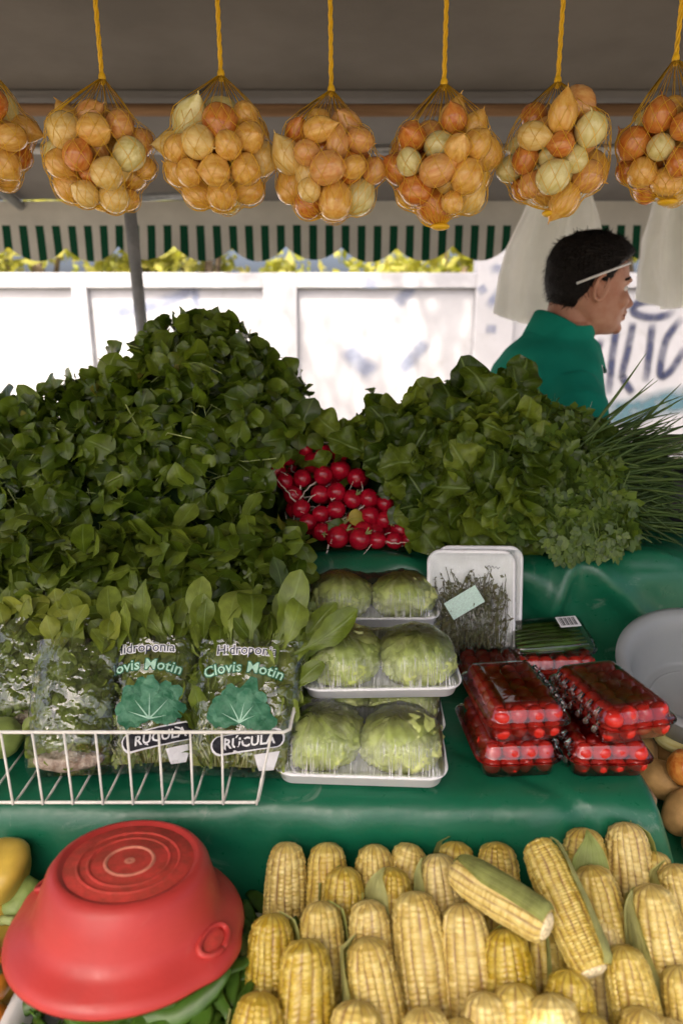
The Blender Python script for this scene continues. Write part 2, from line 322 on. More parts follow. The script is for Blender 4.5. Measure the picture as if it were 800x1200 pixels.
wear('vinyl_green', (0.16, 0.24, 0.18), 11, 0.60, 0.70, 0.6); wear('vinyl_green', (0.02, 0.035, 0.02), 40, 0.68, 0.74, 0.7); wear('basin_red', (0.50, 0.15, 0.11), 16, 0.62, 0.74, 0.4); wear('wall_paint', (0.34, 0.33, 0.30), 2.2, 0.58, 0.75, 0.5)

# striped valance: flat print on the cloth, pitch from object x
def stripe_mat():
    m = mat('valance_cloth', (0.50, 0.49, 0.45), 0.9, 0.1, 0.08, 5, trans=0.05); nt = m.node_tree; n = nt.nodes
    p = n['Principled BSDF']; tc = n.new('ShaderNodeTexCoord'); sp = n.new('ShaderNodeSeparateXYZ'); link(nt, tc.outputs['Object'], sp.inputs[0])
    a = n.new('ShaderNodeMath'); a.operation = 'MULTIPLY'; a.inputs[1].default_value = 1 / 0.072; link(nt, sp.outputs[0], a.inputs[0])
    f = n.new('ShaderNodeMath'); f.operation = 'FRACT'; link(nt, a.outputs[0], f.inputs[0])
    g = n.new('ShaderNodeMath'); g.operation = 'LESS_THAN'; g.inputs[1].default_value = 0.5; link(nt, f.outputs[0], g.inputs[0])
    z = n.new('ShaderNodeMath'); z.operation = 'LESS_THAN'; z.inputs[1].default_value = -0.100; link(nt, sp.outputs[2], z.inputs[0])
    k = n.new('ShaderNodeMath'); k.operation = 'MULTIPLY'; link(nt, g.outputs[0], k.inputs[0]); link(nt, z.outputs[0], k.inputs[1])
    mx = n.new('ShaderNodeMix'); mx.data_type = 'RGBA'; link(nt, k.outputs[0], mx.inputs[0])
    src = p.inputs['Base Color'].links[0].from_socket; link(nt, src, mx.inputs[6]); mx.inputs[7].default_value = (0.008, 0.06, 0.03, 1)
    link(nt, mx.outputs[2], p.inputs['Base Color'])
    for l in nt.nodes:
        if l.type == 'BSDF_TRANSLUCENT': link(nt, mx.outputs[2], l.inputs[0])
stripe_mat()
def spray_mat(name, col, op):
    m = bpy.data.materials.new(name); m.use_nodes = True; nt = m.node_tree; n = nt.nodes; p = n['Principled BSDF']
    p.inputs['Base Color'].default_value = (*col, 1); p.inputs['Roughness'].default_value = 0.8
    uv = n.new('ShaderNodeUVMap'); sp = n.new('ShaderNodeSeparateXYZ'); link(nt, uv.outputs[0], sp.inputs[0])
    a = n.new('ShaderNodeMath'); a.operation = 'SUBTRACT'; a.inputs[1].default_value = 0.5; link(nt, sp.outputs[0], a.inputs[0])
    b = n.new('ShaderNodeMath'); b.operation = 'ABSOLUTE'; link(nt, a.outputs[0], b.inputs[0])
    r = n.new('ShaderNodeMapRange'); link(nt, b.outputs[0], r.inputs[0]); r.inputs[1].default_value = 0.2; r.inputs[2].default_value = 0.5; r.inputs[3].default_value = op; r.inputs[4].default_value = 0
    tc = n.new('ShaderNodeTexCoord'); nx = n.new('ShaderNodeTexNoise'); nx.inputs['Scale'].default_value = 9; link(nt, tc.outputs['Object'], nx.inputs[0])
    q = n.new('ShaderNodeMath'); q.operation = 'MULTIPLY'; link(nt, r.outputs[0], q.inputs[0])
    r2 = n.new('ShaderNodeMapRange'); link(nt, nx.outputs[0], r2.inputs[0]); r2.inputs[1].default_value = .3; r2.inputs[2].default_value = .6; r2.inputs[3].default_value = .5; r2.inputs[4].default_value = 1
    link(nt, r2.outputs[0], q.inputs[1])
    pp = n.new('ShaderNodeMath'); pp.operation = 'PINGPONG'; pp.inputs[1].default_value = 0.5; link(nt, sp.outputs[1], pp.inputs[0])
    r3 = n.new('ShaderNodeMapRange'); link(nt, pp.outputs[0], r3.inputs[0]); r3.inputs[1].default_value = 0.0; r3.inputs[2].default_value = 0.16; r3.inputs[3].default_value = 0; r3.inputs[4].default_value = 1
    q2 = n.new('ShaderNodeMath'); q2.operation = 'MULTIPLY'; link(nt, q.outputs[0], q2.inputs[0]); link(nt, r3.outputs[0], q2.inputs[1]); link(nt, q2.outputs[0], p.inputs['Alpha']); MAT[name] = m
spray_mat('spray_navy', (0.045, 0.055, 0.12), 0.95); spray_mat('spray_blue', (0.16, 0.21, 0.36), 0.5); spray_mat('spray_teal', (0.08, 0.20, 0.25), 0.8)
def corn_mat():
    m = bpy.data.materials.new('kernels'); m.use_nodes = True; nt = m.node_tree; n = nt.nodes; p = n['Principled BSDF']
    p.inputs['Roughness'].default_value = 0.34; p.inputs['Subsurface Weight'].default_value = 0.08; p.inputs['Subsurface Radius'].default_value = (0.004, 0.003, 0.001)
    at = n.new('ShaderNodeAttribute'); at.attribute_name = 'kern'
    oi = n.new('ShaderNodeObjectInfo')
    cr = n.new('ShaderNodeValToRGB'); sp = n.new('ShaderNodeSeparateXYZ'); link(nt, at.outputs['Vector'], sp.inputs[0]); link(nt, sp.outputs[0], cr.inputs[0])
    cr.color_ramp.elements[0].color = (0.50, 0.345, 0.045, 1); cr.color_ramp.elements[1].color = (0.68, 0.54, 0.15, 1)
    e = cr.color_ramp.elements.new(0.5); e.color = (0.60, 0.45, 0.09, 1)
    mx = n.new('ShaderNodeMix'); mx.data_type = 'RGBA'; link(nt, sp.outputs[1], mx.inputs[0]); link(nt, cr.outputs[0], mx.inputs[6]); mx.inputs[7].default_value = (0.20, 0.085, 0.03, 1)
    hv = n.new('ShaderNodeHueSaturation'); link(nt, mx.outputs[2], hv.inputs['Color'])
    r = n.new('ShaderNodeMapRange'); link(nt, oi.outputs['Random'], r.inputs[0]); r.inputs[3].default_value = 0.8; r.inputs[4].default_value = 1.12; link(nt, r.outputs[0], hv.inputs['Value'])
    r2 = n.new('ShaderNodeMapRange'); link(nt, oi.outputs['Random'], r2.inputs[0]); r2.inputs[3].default_value = 1.08; r2.inputs[4].default_value = 0.82; link(nt, r2.outputs[0], hv.inputs['Saturation'])
    link(nt, hv.outputs[0], p.inputs['Base Color']); MAT['kernels'] = m
corn_mat()

# ------------------------------------------------------------------ ground, pavement
o = obj('street', mesh('street', [(-150, -150, 0), (150, -150, 0), (150, 150, 0), (-150, 150, 0)], [(0, 1, 2, 3)], 'asphalt', False)); o['kind'] = 'structure'
V, F = box(-14, 14, 3.55, 5.3, 0.002, 0.13); o = obj('pavement', mesh('pavement', V, F, 'pavement', False)); o['kind'] = 'structure'

# ------------------------------------------------------------------ wall behind
HW = 5.0
wall = thing('perimeter_wall', 'white panelled concrete wall with blue graffiti behind the stall', 'wall', (0, HW, 0.13))
def wpart(name, x0, x1, y0, y1, z0, z1, m, b=0.006): V, F = bevbox(x0, x1, y0, y1, z0, z1, b); return obj(name, mesh(name, V, F, m, False), wall)
def wx(px): return at_h(px, 340, HW)[0]
posts = [-470, -225, 20 + 0, 92, 329, 575]
zt = at_h(400, 320, HW)[2] - 0.13
pil = [(wx(a), wx(b)) for a, b in ((-640, -602), (-396, -358), (-152, -114), (87, 104), (309, 348), (556, 602), (850, 890), (1100, 1140), (1350, 1390))]
for i, (a, b) in enumerate(pil):
    tall = 0.17 if i == 5 else 0.0
    wpart('pilaster', a, b, -0.05, 0.10, 0.0, zt + tall, 'wall_paint')
edges = [-9.0] + [v for ab in pil for v in ab] + [9.0]
for i in range(0, len(edges), 2):
    a, b = edges[i], edges[i + 1]
    if b - a < 0.1: continue
    wpart('wall_panel', a + 0.001, b - 0.001, 0.0, 0.08, 0.0, zt - 0.105, 'wall_paint')
    wpart('coping', a + 0.001, b - 0.001, -0.045, 0.11, zt - 0.10, zt, 'wall_coping')
def stroke(pts, wpx, m, name='graffiti_stroke', y=-0.0065):
    P = np.array([at_h(px, py, HW) for px, py in pts]); P[:, 1] = 0; P[:, 2] -= 0.13
    if len(P) > 2:                                   # smooth
        t = np.linspace(0, len(P) - 1, 6 * len(P)); Q = np.stack([np.interp(t, range(len(P)), P[:, k]) for k in range(3)], 1)
        for _ in range(8): Q[1:-1] = (Q[:-2] + 2 * Q[1:-1] + Q[2:]) / 4
        P = Q
    T = np.gradient(P, axis=0); T /= np.linalg.norm(T, axis=1)[:, None] + 1e-9; N = np.c_[-T[:, 2], T[:, 1] * 0, T[:, 0]] * (wpx * 1.45 * 0.0061 / 2)
    k = len(P); V = np.concatenate([P - N, P + N]); V[:, 1] = y
    uv = np.r_[np.c_[np.zeros(k), np.linspace(0, 1, k)], np.c_[np.ones(k), np.linspace(0, 1, k)]]
    return obj(name, mesh(name, V, [(i, i + 1, k + i + 1, k + i) for i in range(k - 1)], m, False, uv), wall)
stroke([(128, 366), (150, 364), (185, 356), (215, 345), (232, 330)], 12, 'spray_blue')
stroke([(236, 322), (228, 345), (232, 365)], 8, 'spray_blue')
stroke([(433, 340), (434, 330), (436, 326)], 14, 'spray_blue', y=-0.0480); stroke([(484, 330), (476, 345), (462, 358)], 12, 'spray_blue')
stroke([(500, 398), (486, 415), (466, 438)], 14, 'spray_blue'); stroke([(405, 405), (420, 425), (440, 440)], 20, 'spray_blue')
for q in ([(570, 318), (585, 314), (592, 330), (578, 348), (568, 362)], [(566, 385), (580, 386)], [(560, 335), (566, 345)]): stroke(q, 9, 'spray_blue', y=-0.0535)
ell = [(764 + 24 * math.cos(a), 362 + 10 * math.sin(a)) for a in np.linspace(0, 6.6, 16)]
for q in (ell, [(741, 376), (737, 400), (726, 447)], [(764, 376), (760, 412), (755, 450)], [(722, 381), (716, 420), (712, 464)], [(726, 438), (733, 450), (741, 462)],
          [(800, 370), (778, 396), (770, 445), (785, 436), (806, 400)], [(705, 395), (695, 420), (700, 445)], [(690, 420), (682, 470)], [(820, 380), (815, 440)]): stroke(q, 8, 'spray_navy')
stroke([(700, 486), (745, 482), (780, 470), (830, 468)], 26, 'spray_teal')

# ------------------------------------------------------------------ trees beyond the wall
def leaf_card_cloud(n, centers, rad, size, seed):
    r = np.random.default_rng(seed); k = len(centers); idx = r.integers(0, k, n)
    d = r.normal(size=(n, 3)); d /= np.linalg.norm(d, axis=1)[:, None]; P = np.asarray(centers)[idx] + d * (r.random(n) ** 0.5 * np.asarray(rad)[idx])[:, None]
    u = r.normal(size=(n, 3)); u /= np.linalg.norm(u, axis=1)[:, None]; v = np.cross(u, r.normal(size=(n, 3))); v /= np.linalg.norm(v, axis=1)[:, None]
    s = size * (0.6 + 0.8 * r.random(n))[:, None]
    V = np.stack([P - u * s, P + v * s * 0.45, P + u * s, P - v * s * 0.45], 1).reshape(-1, 3); F = np.arange(4 * n).reshape(-1, 4)
    uv = np.tile([(0.5, 0), (1, 0.5), (0.5, 1), (0, 0.5)], (n, 1)); return V, F, uv
def tree(x, y, h, cw, label, seed, n=2600):
    r = np.random.default_rng(seed); t = thing('garden_tree', label, 'tree', (x, y, 0), group='trees beyond the wall')
    V, F = tube([(0, 0, 0), (0.05, 0.02, h * 0.25), (-0.03, 0.05, h * 0.5), (0.04, 0, h * 0.8)], [0.11, 0.09, 0.07, 0.03], 8); tr = obj('trunk', mesh('trunk', V, F, 'bark'), t)
    cs, rs = [], []
    for i in range(14):
        a = r.random() * 6.28; q = r.random() ** 0.5 * cw; c = (math.cos(a) * q, math.sin(a) * q * 0.8, h * (0.42 + 0.5 * r.random())); cs.append(c); rs.append(0.28 + 0.3 * r.random())
        if i < 7:
            V, F = tube([(0, 0, h * 0.35), (c[0] * 0.5, c[1] * 0.5, h * 0.35 + (c[2] - h * 0.35) * 0.6), c], [0.05, 0.03, 0.01], 5); obj('limb', mesh('limb', V, F, 'bark'), t)
    V, F, uv = leaf_card_cloud(n, cs, rs, 0.07, seed); obj('crown', mesh('crown', V, F, 'leaf_tree', False, uv), t)
for i, (x, y, h, cw, lb) in enumerate([(-4.6, 7.4, 3.2, 1.0, 'leafy tree behind the wall, far along past the canopy pole'), (-2.9, 6.9, 2.9, 0.9, 'yellow green tree behind the wall by the canopy pole'),
        (-1.35, 7.3, 3.1, 0.9, 'sunlit yellow green tree above the blue graffiti stroke'), (0.1, 8.6, 2.7, 0.8, 'small pale tree above the plain wall panel'),
        (1.05, 6.4, 2.55, 0.5, 'compact green tree beside the tall wall pilaster'), (3.0, 7.0, 3.2, 1.0, 'tree behind the graffiti lettered wall section')]): tree(x, y, h, cw, lb, 50 + i)

st_t = thing('shade_tree', 'tall unseen street tree beside the stall, added to shade the lettered wall', 'tree', (3.0, 2.6, 0.0))  # out-of-view tree, added so its crown dims and dapples the wall
V, F = tube([(0, 0, 0), (-0.05, 0, 2.5), (-0.5, -0.3, 5.0), (-1.6, -0.9, 7.2)], [0.17, 0.15, 0.12, 0.07], 10); obj('trunk', mesh('trunk', V, F, 'bark'), st_t)
rt = np.random.default_rng(91); cs = [(-3.0 + rt.normal() * 1.0, -1.5 + rt.normal() * 0.7, 8.2 + rt.normal() * 0.6) for _ in range(44)]
for c in cs[:9]: V, F = tube([(-1.0, -0.6, 6.0), ((c[0] - 1.0) / 2, (c[1] - 0.6) / 2, 7.0), c], [0.06, 0.04, 0.012], 6); obj('limb', mesh('limb', V, F, 'bark'), st_t)
V, F, uv = leaf_card_cloud(14000, cs, [0.5] * 44, 0.075, 92); obj('crown', mesh('crown', V, F, 'leaf_tree', False, uv), st_t)

# ------------------------------------------------------------------ canopy with frame and striped valance
H1, Z1, H2, Z2 = 2.4, 2.20, 3.3, 2.05
can = thing('market_canopy', 'grey cloth market canopy with metal poles and green striped valance', 'canopy', (0, 1.3, 0))
def cpart(name, V, F, m, smooth=True): V = np.asarray(V, float) - np.array([0, 1.3, 0]); return obj(name, mesh(name, V, F, m, smooth), can)
def canz(x, y):
    z = np.interp(y, [-0.75, 1.3, H1, H2], [2.30, 2.36, Z1 + 0.045, Z2 + 0.035])
    return z - 0.025 * math.sin(math.pi * max(0, min(1, (y + 0.75) / (H1 + 0.75))) * 2) ** 2 + 0.012 * nz(x * 1.3, y * 1.7, 3)
xs = np.linspace(-2.4, 2.4, 60)
for nm, y0, y1, m in (('canopy_sheet', -0.50, H1 + 0.02, 'canopy_cloth'), ('canopy_rear_sheet', H1 - 0.03, H2, 'canopy_cloth_pale')):
    ys = np.linspace(y0, y1, 40); V = [(x, y, canz(x, y) - (0.006 if 'rear' in nm else 0)) for x in xs for y in ys]; F = grid_faces(60, 40)
    if nm == 'canopy_sheet':              # a small tear that lets one sun fleck onto the corn
        tgt = at_z(645, 1192, 0.90); hole = tgt + np.array(sun_dir) * ((2.32 - 0.90) / sun_dir.z)
        fx = (xs[1] - xs[0]); V = np.array(V); cell = [i for i, f in enumerate(F) if abs(V[list(f)].mean(0)[0] - hole[0]) < fx * .55 and abs(V[list(f)].mean(0)[1] - hole[1]) < 0.043]
        F = [f for i, f in enumerate(F) if i not in cell[:1]]
        if cell:
            q = V[list(grid_faces(60, 40)[cell[0]])]; c = np.array([hole[0], hole[1], q[:, 2].mean()]); inner = c + (q - q.mean(0)) * np.array([0.34, 0.45, 0]) ; k = len(V)
            V = np.r_[V, inner]; f0 = grid_faces(60, 40)[cell[0]]; F += [(f0[i], f0[(i + 1) % 4], k + (i + 1) % 4, k + i) for i in range(4)]
    cpart(nm, V, F, m)
for y, z, r, m in ((H1, Z1, 0.018, 'rail_wood'), (H1 + 0.16, Z1 - 0.075, 0.016, 'steel_leg'), (H2, Z2, 0.022, 'rail_pale'), (1.2, 2.2, 0.012, 'galvanised')):
    V, F = tube([(-2.35, y, z), (0, y, z - 0.004), (2.35, y, z)], r, 10); cpart('cross_rail', V, F, m)
for x in (-1.42, 2.2):
    V, F = tube([(x, -0.7, 2.26), (x, 1.3, 2.31), (x, H1, Z1 + 0.01), (x, H2, Z2)], 0.02, 8); cpart('rafter', V, F, 'galvanised')
    V, F = tube([(x, -0.7, 0), (x, -0.7, 2.26)], 0.022, 10); cpart('pole', V, F, 'galvanised')
pt = at_h(151, 232, 2.75); pb = at_h(166, 380, 2.75); dv = (pb - pt) / (pb[2] - pt[2])
V, F = tube([pt + dv * (0 - pt[2]), pt + dv * (2.14 - pt[2])], 0.0235, 12); cpart('pole', V, F, 'galvanised')
V, F = tube([pt + dv * (2.0 - pt[2]), (pt + dv * (2.0 - pt[2])) + np.array([0.16, 0.35, 0.07]), (0.0 + pt[0] + 0.3, H2, Z2)], 0.014, 8); cpart('brace', V, F, 'galvanised')
V, F = tube([(2.2, H2, 0), (2.2, H2, Z2)], 0.022, 10); cpart('pole', V, F, 'galvanised'); V, F = tube([(-2.1, H2, 0), (-2.1, H2, Z2)], 0.022, 10); cpart('pole', V, F, 'galvanised')
# valance: wavy hanging cloth, scalloped lower edge
SC = 0.249; xv = np.linspace(-2.4, 2.4, 480); rows = 6; V = []
for x in xv:
    ph = ((x / SC) % 1.0); low = 0.188 + 0.062 * math.sin(math.pi * ph) ** 0.8 + 0.006 * nz(x * 3)
    for j in range(rows): k = j / (rows - 1); V.append((x, 0.022 * k * math.sin(x * 9 + 0.6 * math.sin(x * 3)) + 0.03 * k * nz(x * 1.5, k), -low * k))
val = obj('valance', mesh('valance', V, grid_faces(len(xv), rows), 'valance_cloth'), can, Matrix.Translation((0, H2 - 1.3 - 0.026, Z2 + 0.024)))

# ------------------------------------------------------------------ stall frame and cloth
ZT2, ZT3, Z0 = 0.94, 1.12, 0.70
st = thing('stall_table', 'stepped wooden market table under the green vinyl cloth', 'table', (0, 1.1, 0))
def spart(name, a, m='board'): V, F = bevbox(*a, 0.004); V = V - np.array([0, 1.1, 0]); return obj(name, mesh(name, V, F, m, False), st)
for i in range(4): spart('board', (-1.15, 1.15, 0.30 + i * 0.114, 0.30 + i * 0.114 + 0.110, Z0 - 0.03, Z0))
for i in range(4): spart('shelf_board', (-1.15, 0.43, 0.79 + i * 0.103, 0.79 + i * 0.103 + 0.098, ZT2 - 0.035, ZT2 - 0.012))
for i in range(3): spart('top_board', (-1.15, 1.15, 1.232 + i * 0.13, 1.232 + i * 0.13 + 0.125, ZT3 - 0.035, ZT3 - 0.012))
for x in (-1.1, 0.0, 1.1):
    for y, z in ((0.33, Z0 - 0.031), (0.83, ZT2 - 0.036), (1.28, ZT3 - 0.036), (1.58, ZT3 - 0.036)):
        if x > 1 and y == 0.83: x_ = 0.40
        else: x_ = x
        spart('leg', (x_ - 0.02, x_ + 0.02, y - 0.02, y + 0.02, 0.001, z))
prof = [(0.742, 0.715), (0.747, 0.80), (0.752, 0.87), (0.757, 0.90), (0.766, 0.925), (0.782, 0.938), (0.80, ZT2), (0.90, ZT2), (1.0, ZT2), (1.1, ZT2), (1.17, ZT2), (1.193, 0.944), (1.203, 0.965),
        (1.206, 1.02), (1.208, 1.07), (1.214, 1.098), (1.226, 1.114), (1.245, ZT3), (1.32, ZT3), (1.42, ZT3), (1.52, ZT3), (1.60, ZT3), (1.625, 1.11), (1.635, 1.08), (1.64, 0.9), (1.645, 0.6)]
prof = np.array(prof); seg = np.r_[0, np.cumsum(np.linalg.norm(np.diff(prof, axis=0), axis=1))]
tt = np.linspace(0, seg[-1], 150); PR = np.c_[np.interp(tt, seg, prof[:, 0]), np.interp(tt, seg, prof[:, 1])]
for _ in range(2): PR[1:-1] = (PR[:-2] + 2 * PR[1:-1] + PR[2:]) / 4
TN = np.gradient(PR, axis=0); TN /= np.linalg.norm(TN, axis=1)[:, None]; NN = np.c_[-TN[:, 1], TN[:, 0]]
def sstep(a, b, x): t = max(0., min(1., (x - a) / (b - a))); return t * t * (3 - 2 * t)
def cloth_pt(x, i):
    y, z = PR[i]; n = NN[i]
    rise = 1 if 0.95 < z < 1.11 and 1.19 < y < 1.23 else 0
    d = 0.006 * nz(x * 6, y * 8, z * 8) + 0.0035 * nz(x * 17, y * 16, z * 16 + 5) - 0.006 * max(0.0, 0.12 - abs(nz(x * 4 + y * 5, z * 4, 3.3))) / 0.12 * (1 if y < 1.3 else 0.3)
    edge = math.exp(-((y - 0.755) / 0.03) ** 2) + math.exp(-((y - 1.215) / 0.03) ** 2)
    d += 0.006 * nz(x * 3.1, 7.7, y * 2) * edge
    if 1.15 < y < 1.6:                                   # folds on the riser by the bowl
        u = x - 0.40; zz = z - 1.02
        d += 0.020 * math.exp(-((u - 0.35 * zz) / 0.016) ** 2) * edge - 0.016 * math.exp(-((u + 0.05 + 0.8 * zz) / 0.03) ** 2) * edge
        d += 0.022 * math.exp(-((x - 0.56 + zz) / 0.03) ** 2) * edge + 0.012 * math.exp(-((x - 0.26 + 1.5 * zz) / 0.03) ** 2) * edge
        if y > 1.23: d += 0.022 * max(0, nz(x * 6 + 2, y * 5)) * sstep(0.35, 0.5, x)
    y2, z2 = y + n[0] * d, z + n[1] * d
    k = sstep(0.415, 0.475, x)                            # the middle tier ends here: the cloth hangs down to the potatoes
    if y < 1.195: z2 = z2 - k * (max(0.0, z2 - 0.80)) * (1 if y > 0.76 else 1)
    elif z < 1.0: z2 = z2 - k * 0.10 * (1 - sstep(0.95, 1.0, z))
    return (x, y2, z2)
xs = np.linspace(-1.18, 1.18, 300)
V = [cloth_pt(x, i) for x in xs for i in range(len(PR))]
tag(obj('vinyl_tablecloth', mesh('vinyl_tablecloth', V, grid_faces(len(xs), len(PR)), 'vinyl_green')), 'glossy green vinyl cloth covering the stepped stall table', 'tablecloth')

# ------------------------------------------------------------------ onion nets
def onion_vf(neck, sq, seed):
    r = np.random.default_rng(seed); pr = []
    for t in np.linspace(0, 1, 15):
        a = math.pi * t; rr = math.sin(a) ** 0.9; z = -math.cos(a) * sq
        if t > 0.72: k = (t - 0.72) / 0.28; z = z + neck * k ** 2.0; rr = rr * (1 - 0.25 * k) + 0.06 * k
        if t < 0.06: z -= 0.03
        pr.append((max(rr, 0.012), z))
    V, F = lathe(pr, 18); A = np.arctan2(V[:, 1], V[:, 0]); rad = 1 + 0.03 * np.sin(3 * A + seed) + 0.02 * np.sin(5 * A + 2 * seed)
    V[:, 0] *= rad * (1 + 0.05 * r.normal()); V[:, 1] *= rad
    root = [tube([(0, 0, -sq), (0.05 * math.cos(a), 0.05 * math.sin(a), -sq - 0.05), (0.12 * math.cos(a), 0.12 * math.sin(a), -sq - 0.08)], 0.012, 3) for a in np.arange(5) * 1.26]
    tuft = tube([(0, 0, sq + neck * 0.7), (0.03, 0, sq + neck + 0.05), (0.09, 0.04, sq + neck + 0.22)], [0.08, 0.055, 0.02], 5)
    return join((V, F), tuft, *root)
ONION = {}
for mi, m in enumerate(('onion_gold', 'onion_copper', 'onion_pale', 'onion_tan', 'onion_straw')):
    ONION[m] = [mesh('onion', *onion_vf(nk, sq, 3 * mi + k), m) for k, (nk, sq) in enumerate(((0.26, 1.10), (0.42, 1.26), (0.18, 0.98)))]
def onion_bag(px, ktop, ybot, wpx, label, seed):
    r = np.random.default_rng(seed); h = 1.2
    c = at_h(px, (ktop + 34 + ybot) / 2, h); RB = wpx / FPX * 1.085 / 2
    kn = at_h(px + 2, ktop, h); n = 33
    P = r.normal(size=(n, 3)); P /= np.linalg.norm(P, axis=1)[:, None]; P *= (r.random(n) ** (1 / 3.) * RB * 0.8)[:, None]
    rad = r.uniform(0.0170, 0.0255, n); rad[:7] += 0.003
    ax = np.array([1.0, 0.95, 0.93])
    for it in range(260):
        D = P[:, None] - P[None]; L = np.linalg.norm(D, axis=2) + 1e-9; ov = (rad[:, None] + rad[None]) * 0.97 - L; np.fill_diagonal(ov, 0); ov = np.clip(ov, 0, None)
        P += (D / L[:, :, None] * ov[:, :, None]).sum(1) * 0.30
        q = P / ax; l = np.linalg.norm(q, axis=1); lim = RB - rad * 0.95; k = np.where(l > lim, lim / l, 1); P *= (0.4 + 0.6 * k)[:, None]
        P *= 0.9985
    t = thing('onion_net_bag', label, 'onion bag', c, group='onion net bags hung under the canopy')
    mats = ['onion_gold'] * 7 + ['onion_copper'] * 3 + ['onion_pale'] * 2 + ['onion_tan'] * 3 + ['onion_straw'] * 3
    for i in range(n):
        me = ONION[mats[r.integers(len(mats))]][r.integers(3)]
        E = Euler((r.normal() * 1.1, r.normal() * 1.1, r.random() * 6.28)).to_matrix().to_4x4()
        obj('onion', me, t, Matrix.Translation(Vector(P[i])) @ E @ Matrix.Scale(rad[i], 4))
    ktz = kn[2] - c[2]; kx = kn[0] - c[0]
    # net surface: shrink-wrapped outline of the onions, gathered into the knot
    def surf(a, b):                        # a azimuth, b 0 (knot) .. 1 (bottom)
        ph = b * math.pi; d = np.array([math.sin(ph) * math.cos(a), math.sin(ph) * math.sin(a), math.cos(ph)])
        pr = P @ d; perp2 = (P * P).sum(1) - pr ** 2; rr = rad + 0.004; inside = rr ** 2 - perp2; v = np.where(inside > 0, pr + np.sqrt(np.clip(inside, 0, None)), 0).max()
        return d, max(v, RB * 0.80)
    nb, na = 22, 36; RS = np.zeros((na, nb))
    for i in range(na):
        for j in range(nb): RS[i, j] = surf(2 * math.pi * i / na, 0.10 + 0.90 * j / (nb - 1))[1]
    for _ in range(2): RS = np.maximum(RS, (np.roll(RS, 1, 0) + np.roll(RS, -1, 0)) / 2 * 0.995)
    def netpt(a, j):
        i = (a / (2 * math.pi) * na) % na; i0 = int(i) % na; f = i - int(i); i1 = (i0 + 1) % na; jj = min(j, nb - 1); j0 = int(jj); g = jj - j0; j1 = min(j0 + 1, nb - 1)
        rr = (RS[i0, j0] * (1 - f) + RS[i1, j0] * f) * (1 - g) + (RS[i0, j1] * (1 - f) + RS[i1, j1] * f) * g
        ph = (0.10 + 0.90 * jj / (nb - 1)) * math.pi; d = np.array([math.sin(ph) * math.cos(a), math.sin(ph) * math.sin(a), math.cos(ph)]); return d * rr
    parts = []; JT = 4.0; ns = 24
    for s in range(ns):
        for sg in (-1, 1):
            pts = []; a0 = 2 * math.pi * s / ns
            p0 = netpt(a0, JT)
            for k in np.linspace(0, 1, 4)[:-1]: pts.append(np.array([kx, 0, ktz]) * (1 - k) + p0 * k + np.array([math.cos(a0), math.sin(a0), 0]) * 0.003)
            for j in np.linspace(JT, nb - 1, 26): pts.append(netpt(a0 + sg * (j - JT) * 0.085, j))
            parts.append(tube(pts, [0.0008] * 3 + [0.00055] + [0.00045] * 25, 3, False))
    obj('net', mesh('net', *join(*parts), 'net_yellow'), t)
    # twisted hanging cord with the knot
    top = np.array([kx - 0.002, 0, 2.196 - c[2]]); cords = []
    for q in range(3):
        pts = []
        for k in np.linspace(0, 1, 36): p = np.array([kx, 0, ktz]) * (1 - k) + top * k; a = k * 34 + q * 2.09; pts.append(p + 0.0022 * np.array([math.cos(a), math.sin(a), 0]))
        cords.append(tube(pts, 0.0019, 5))
    kv, kf = blob_vf(10, 8, lambda a, p: (kx + 0.006 * math.sin(p) * math.cos(a), 0.006 * math.sin(p) * math.sin(a), ktz + 0.010 * math.cos(p)))
    cd = obj('hanging_cord', mesh('hanging_cord', *join(*cords), 'net_yellow'), t); obj('knot', mesh('knot', kv, kf, 'net_yellow'), cd)
    b = netpt(0.3, nb - 1); kv, kf = blob_vf(10, 8, lambda a, p: (0.016 * math.sin(p) * math.cos(a), 0.016 * math.sin(p) * math.sin(a), -abs(RS[:, -1].mean()) + 0.006 * math.cos(p)))
    obj('gathered_end', mesh('gathered_end', kv, kf, 'net_yellow'), t)
for i, (px, kt, yb, w, lb) in enumerate([(-26, 70, 212, 134, 'net bag of onions hanging beside the metal rafter end of the row'), (118, 92, 246, 134, 'net bag of coppery and pale onions hanging in front of the canopy pole'),
        (257, 88, 244, 134, 'net bag of onions hanging second along from the canopy pole'), (386, 106, 252, 134, 'net bag of onions hanging lowest, over the gap between the green heaps'),
        (518, 98, 256, 136, 'net bag of onions hanging over the broad leafy greens'), (651, 96, 232, 150, 'wide net bag of onions hanging before the white carrier bag over the man'),
        (789, 70, 238, 136, 'net bag of onions hanging past the man, before the second carrier bag')]): onion_bag(px, kt, yb, w, lb, 200 + i)

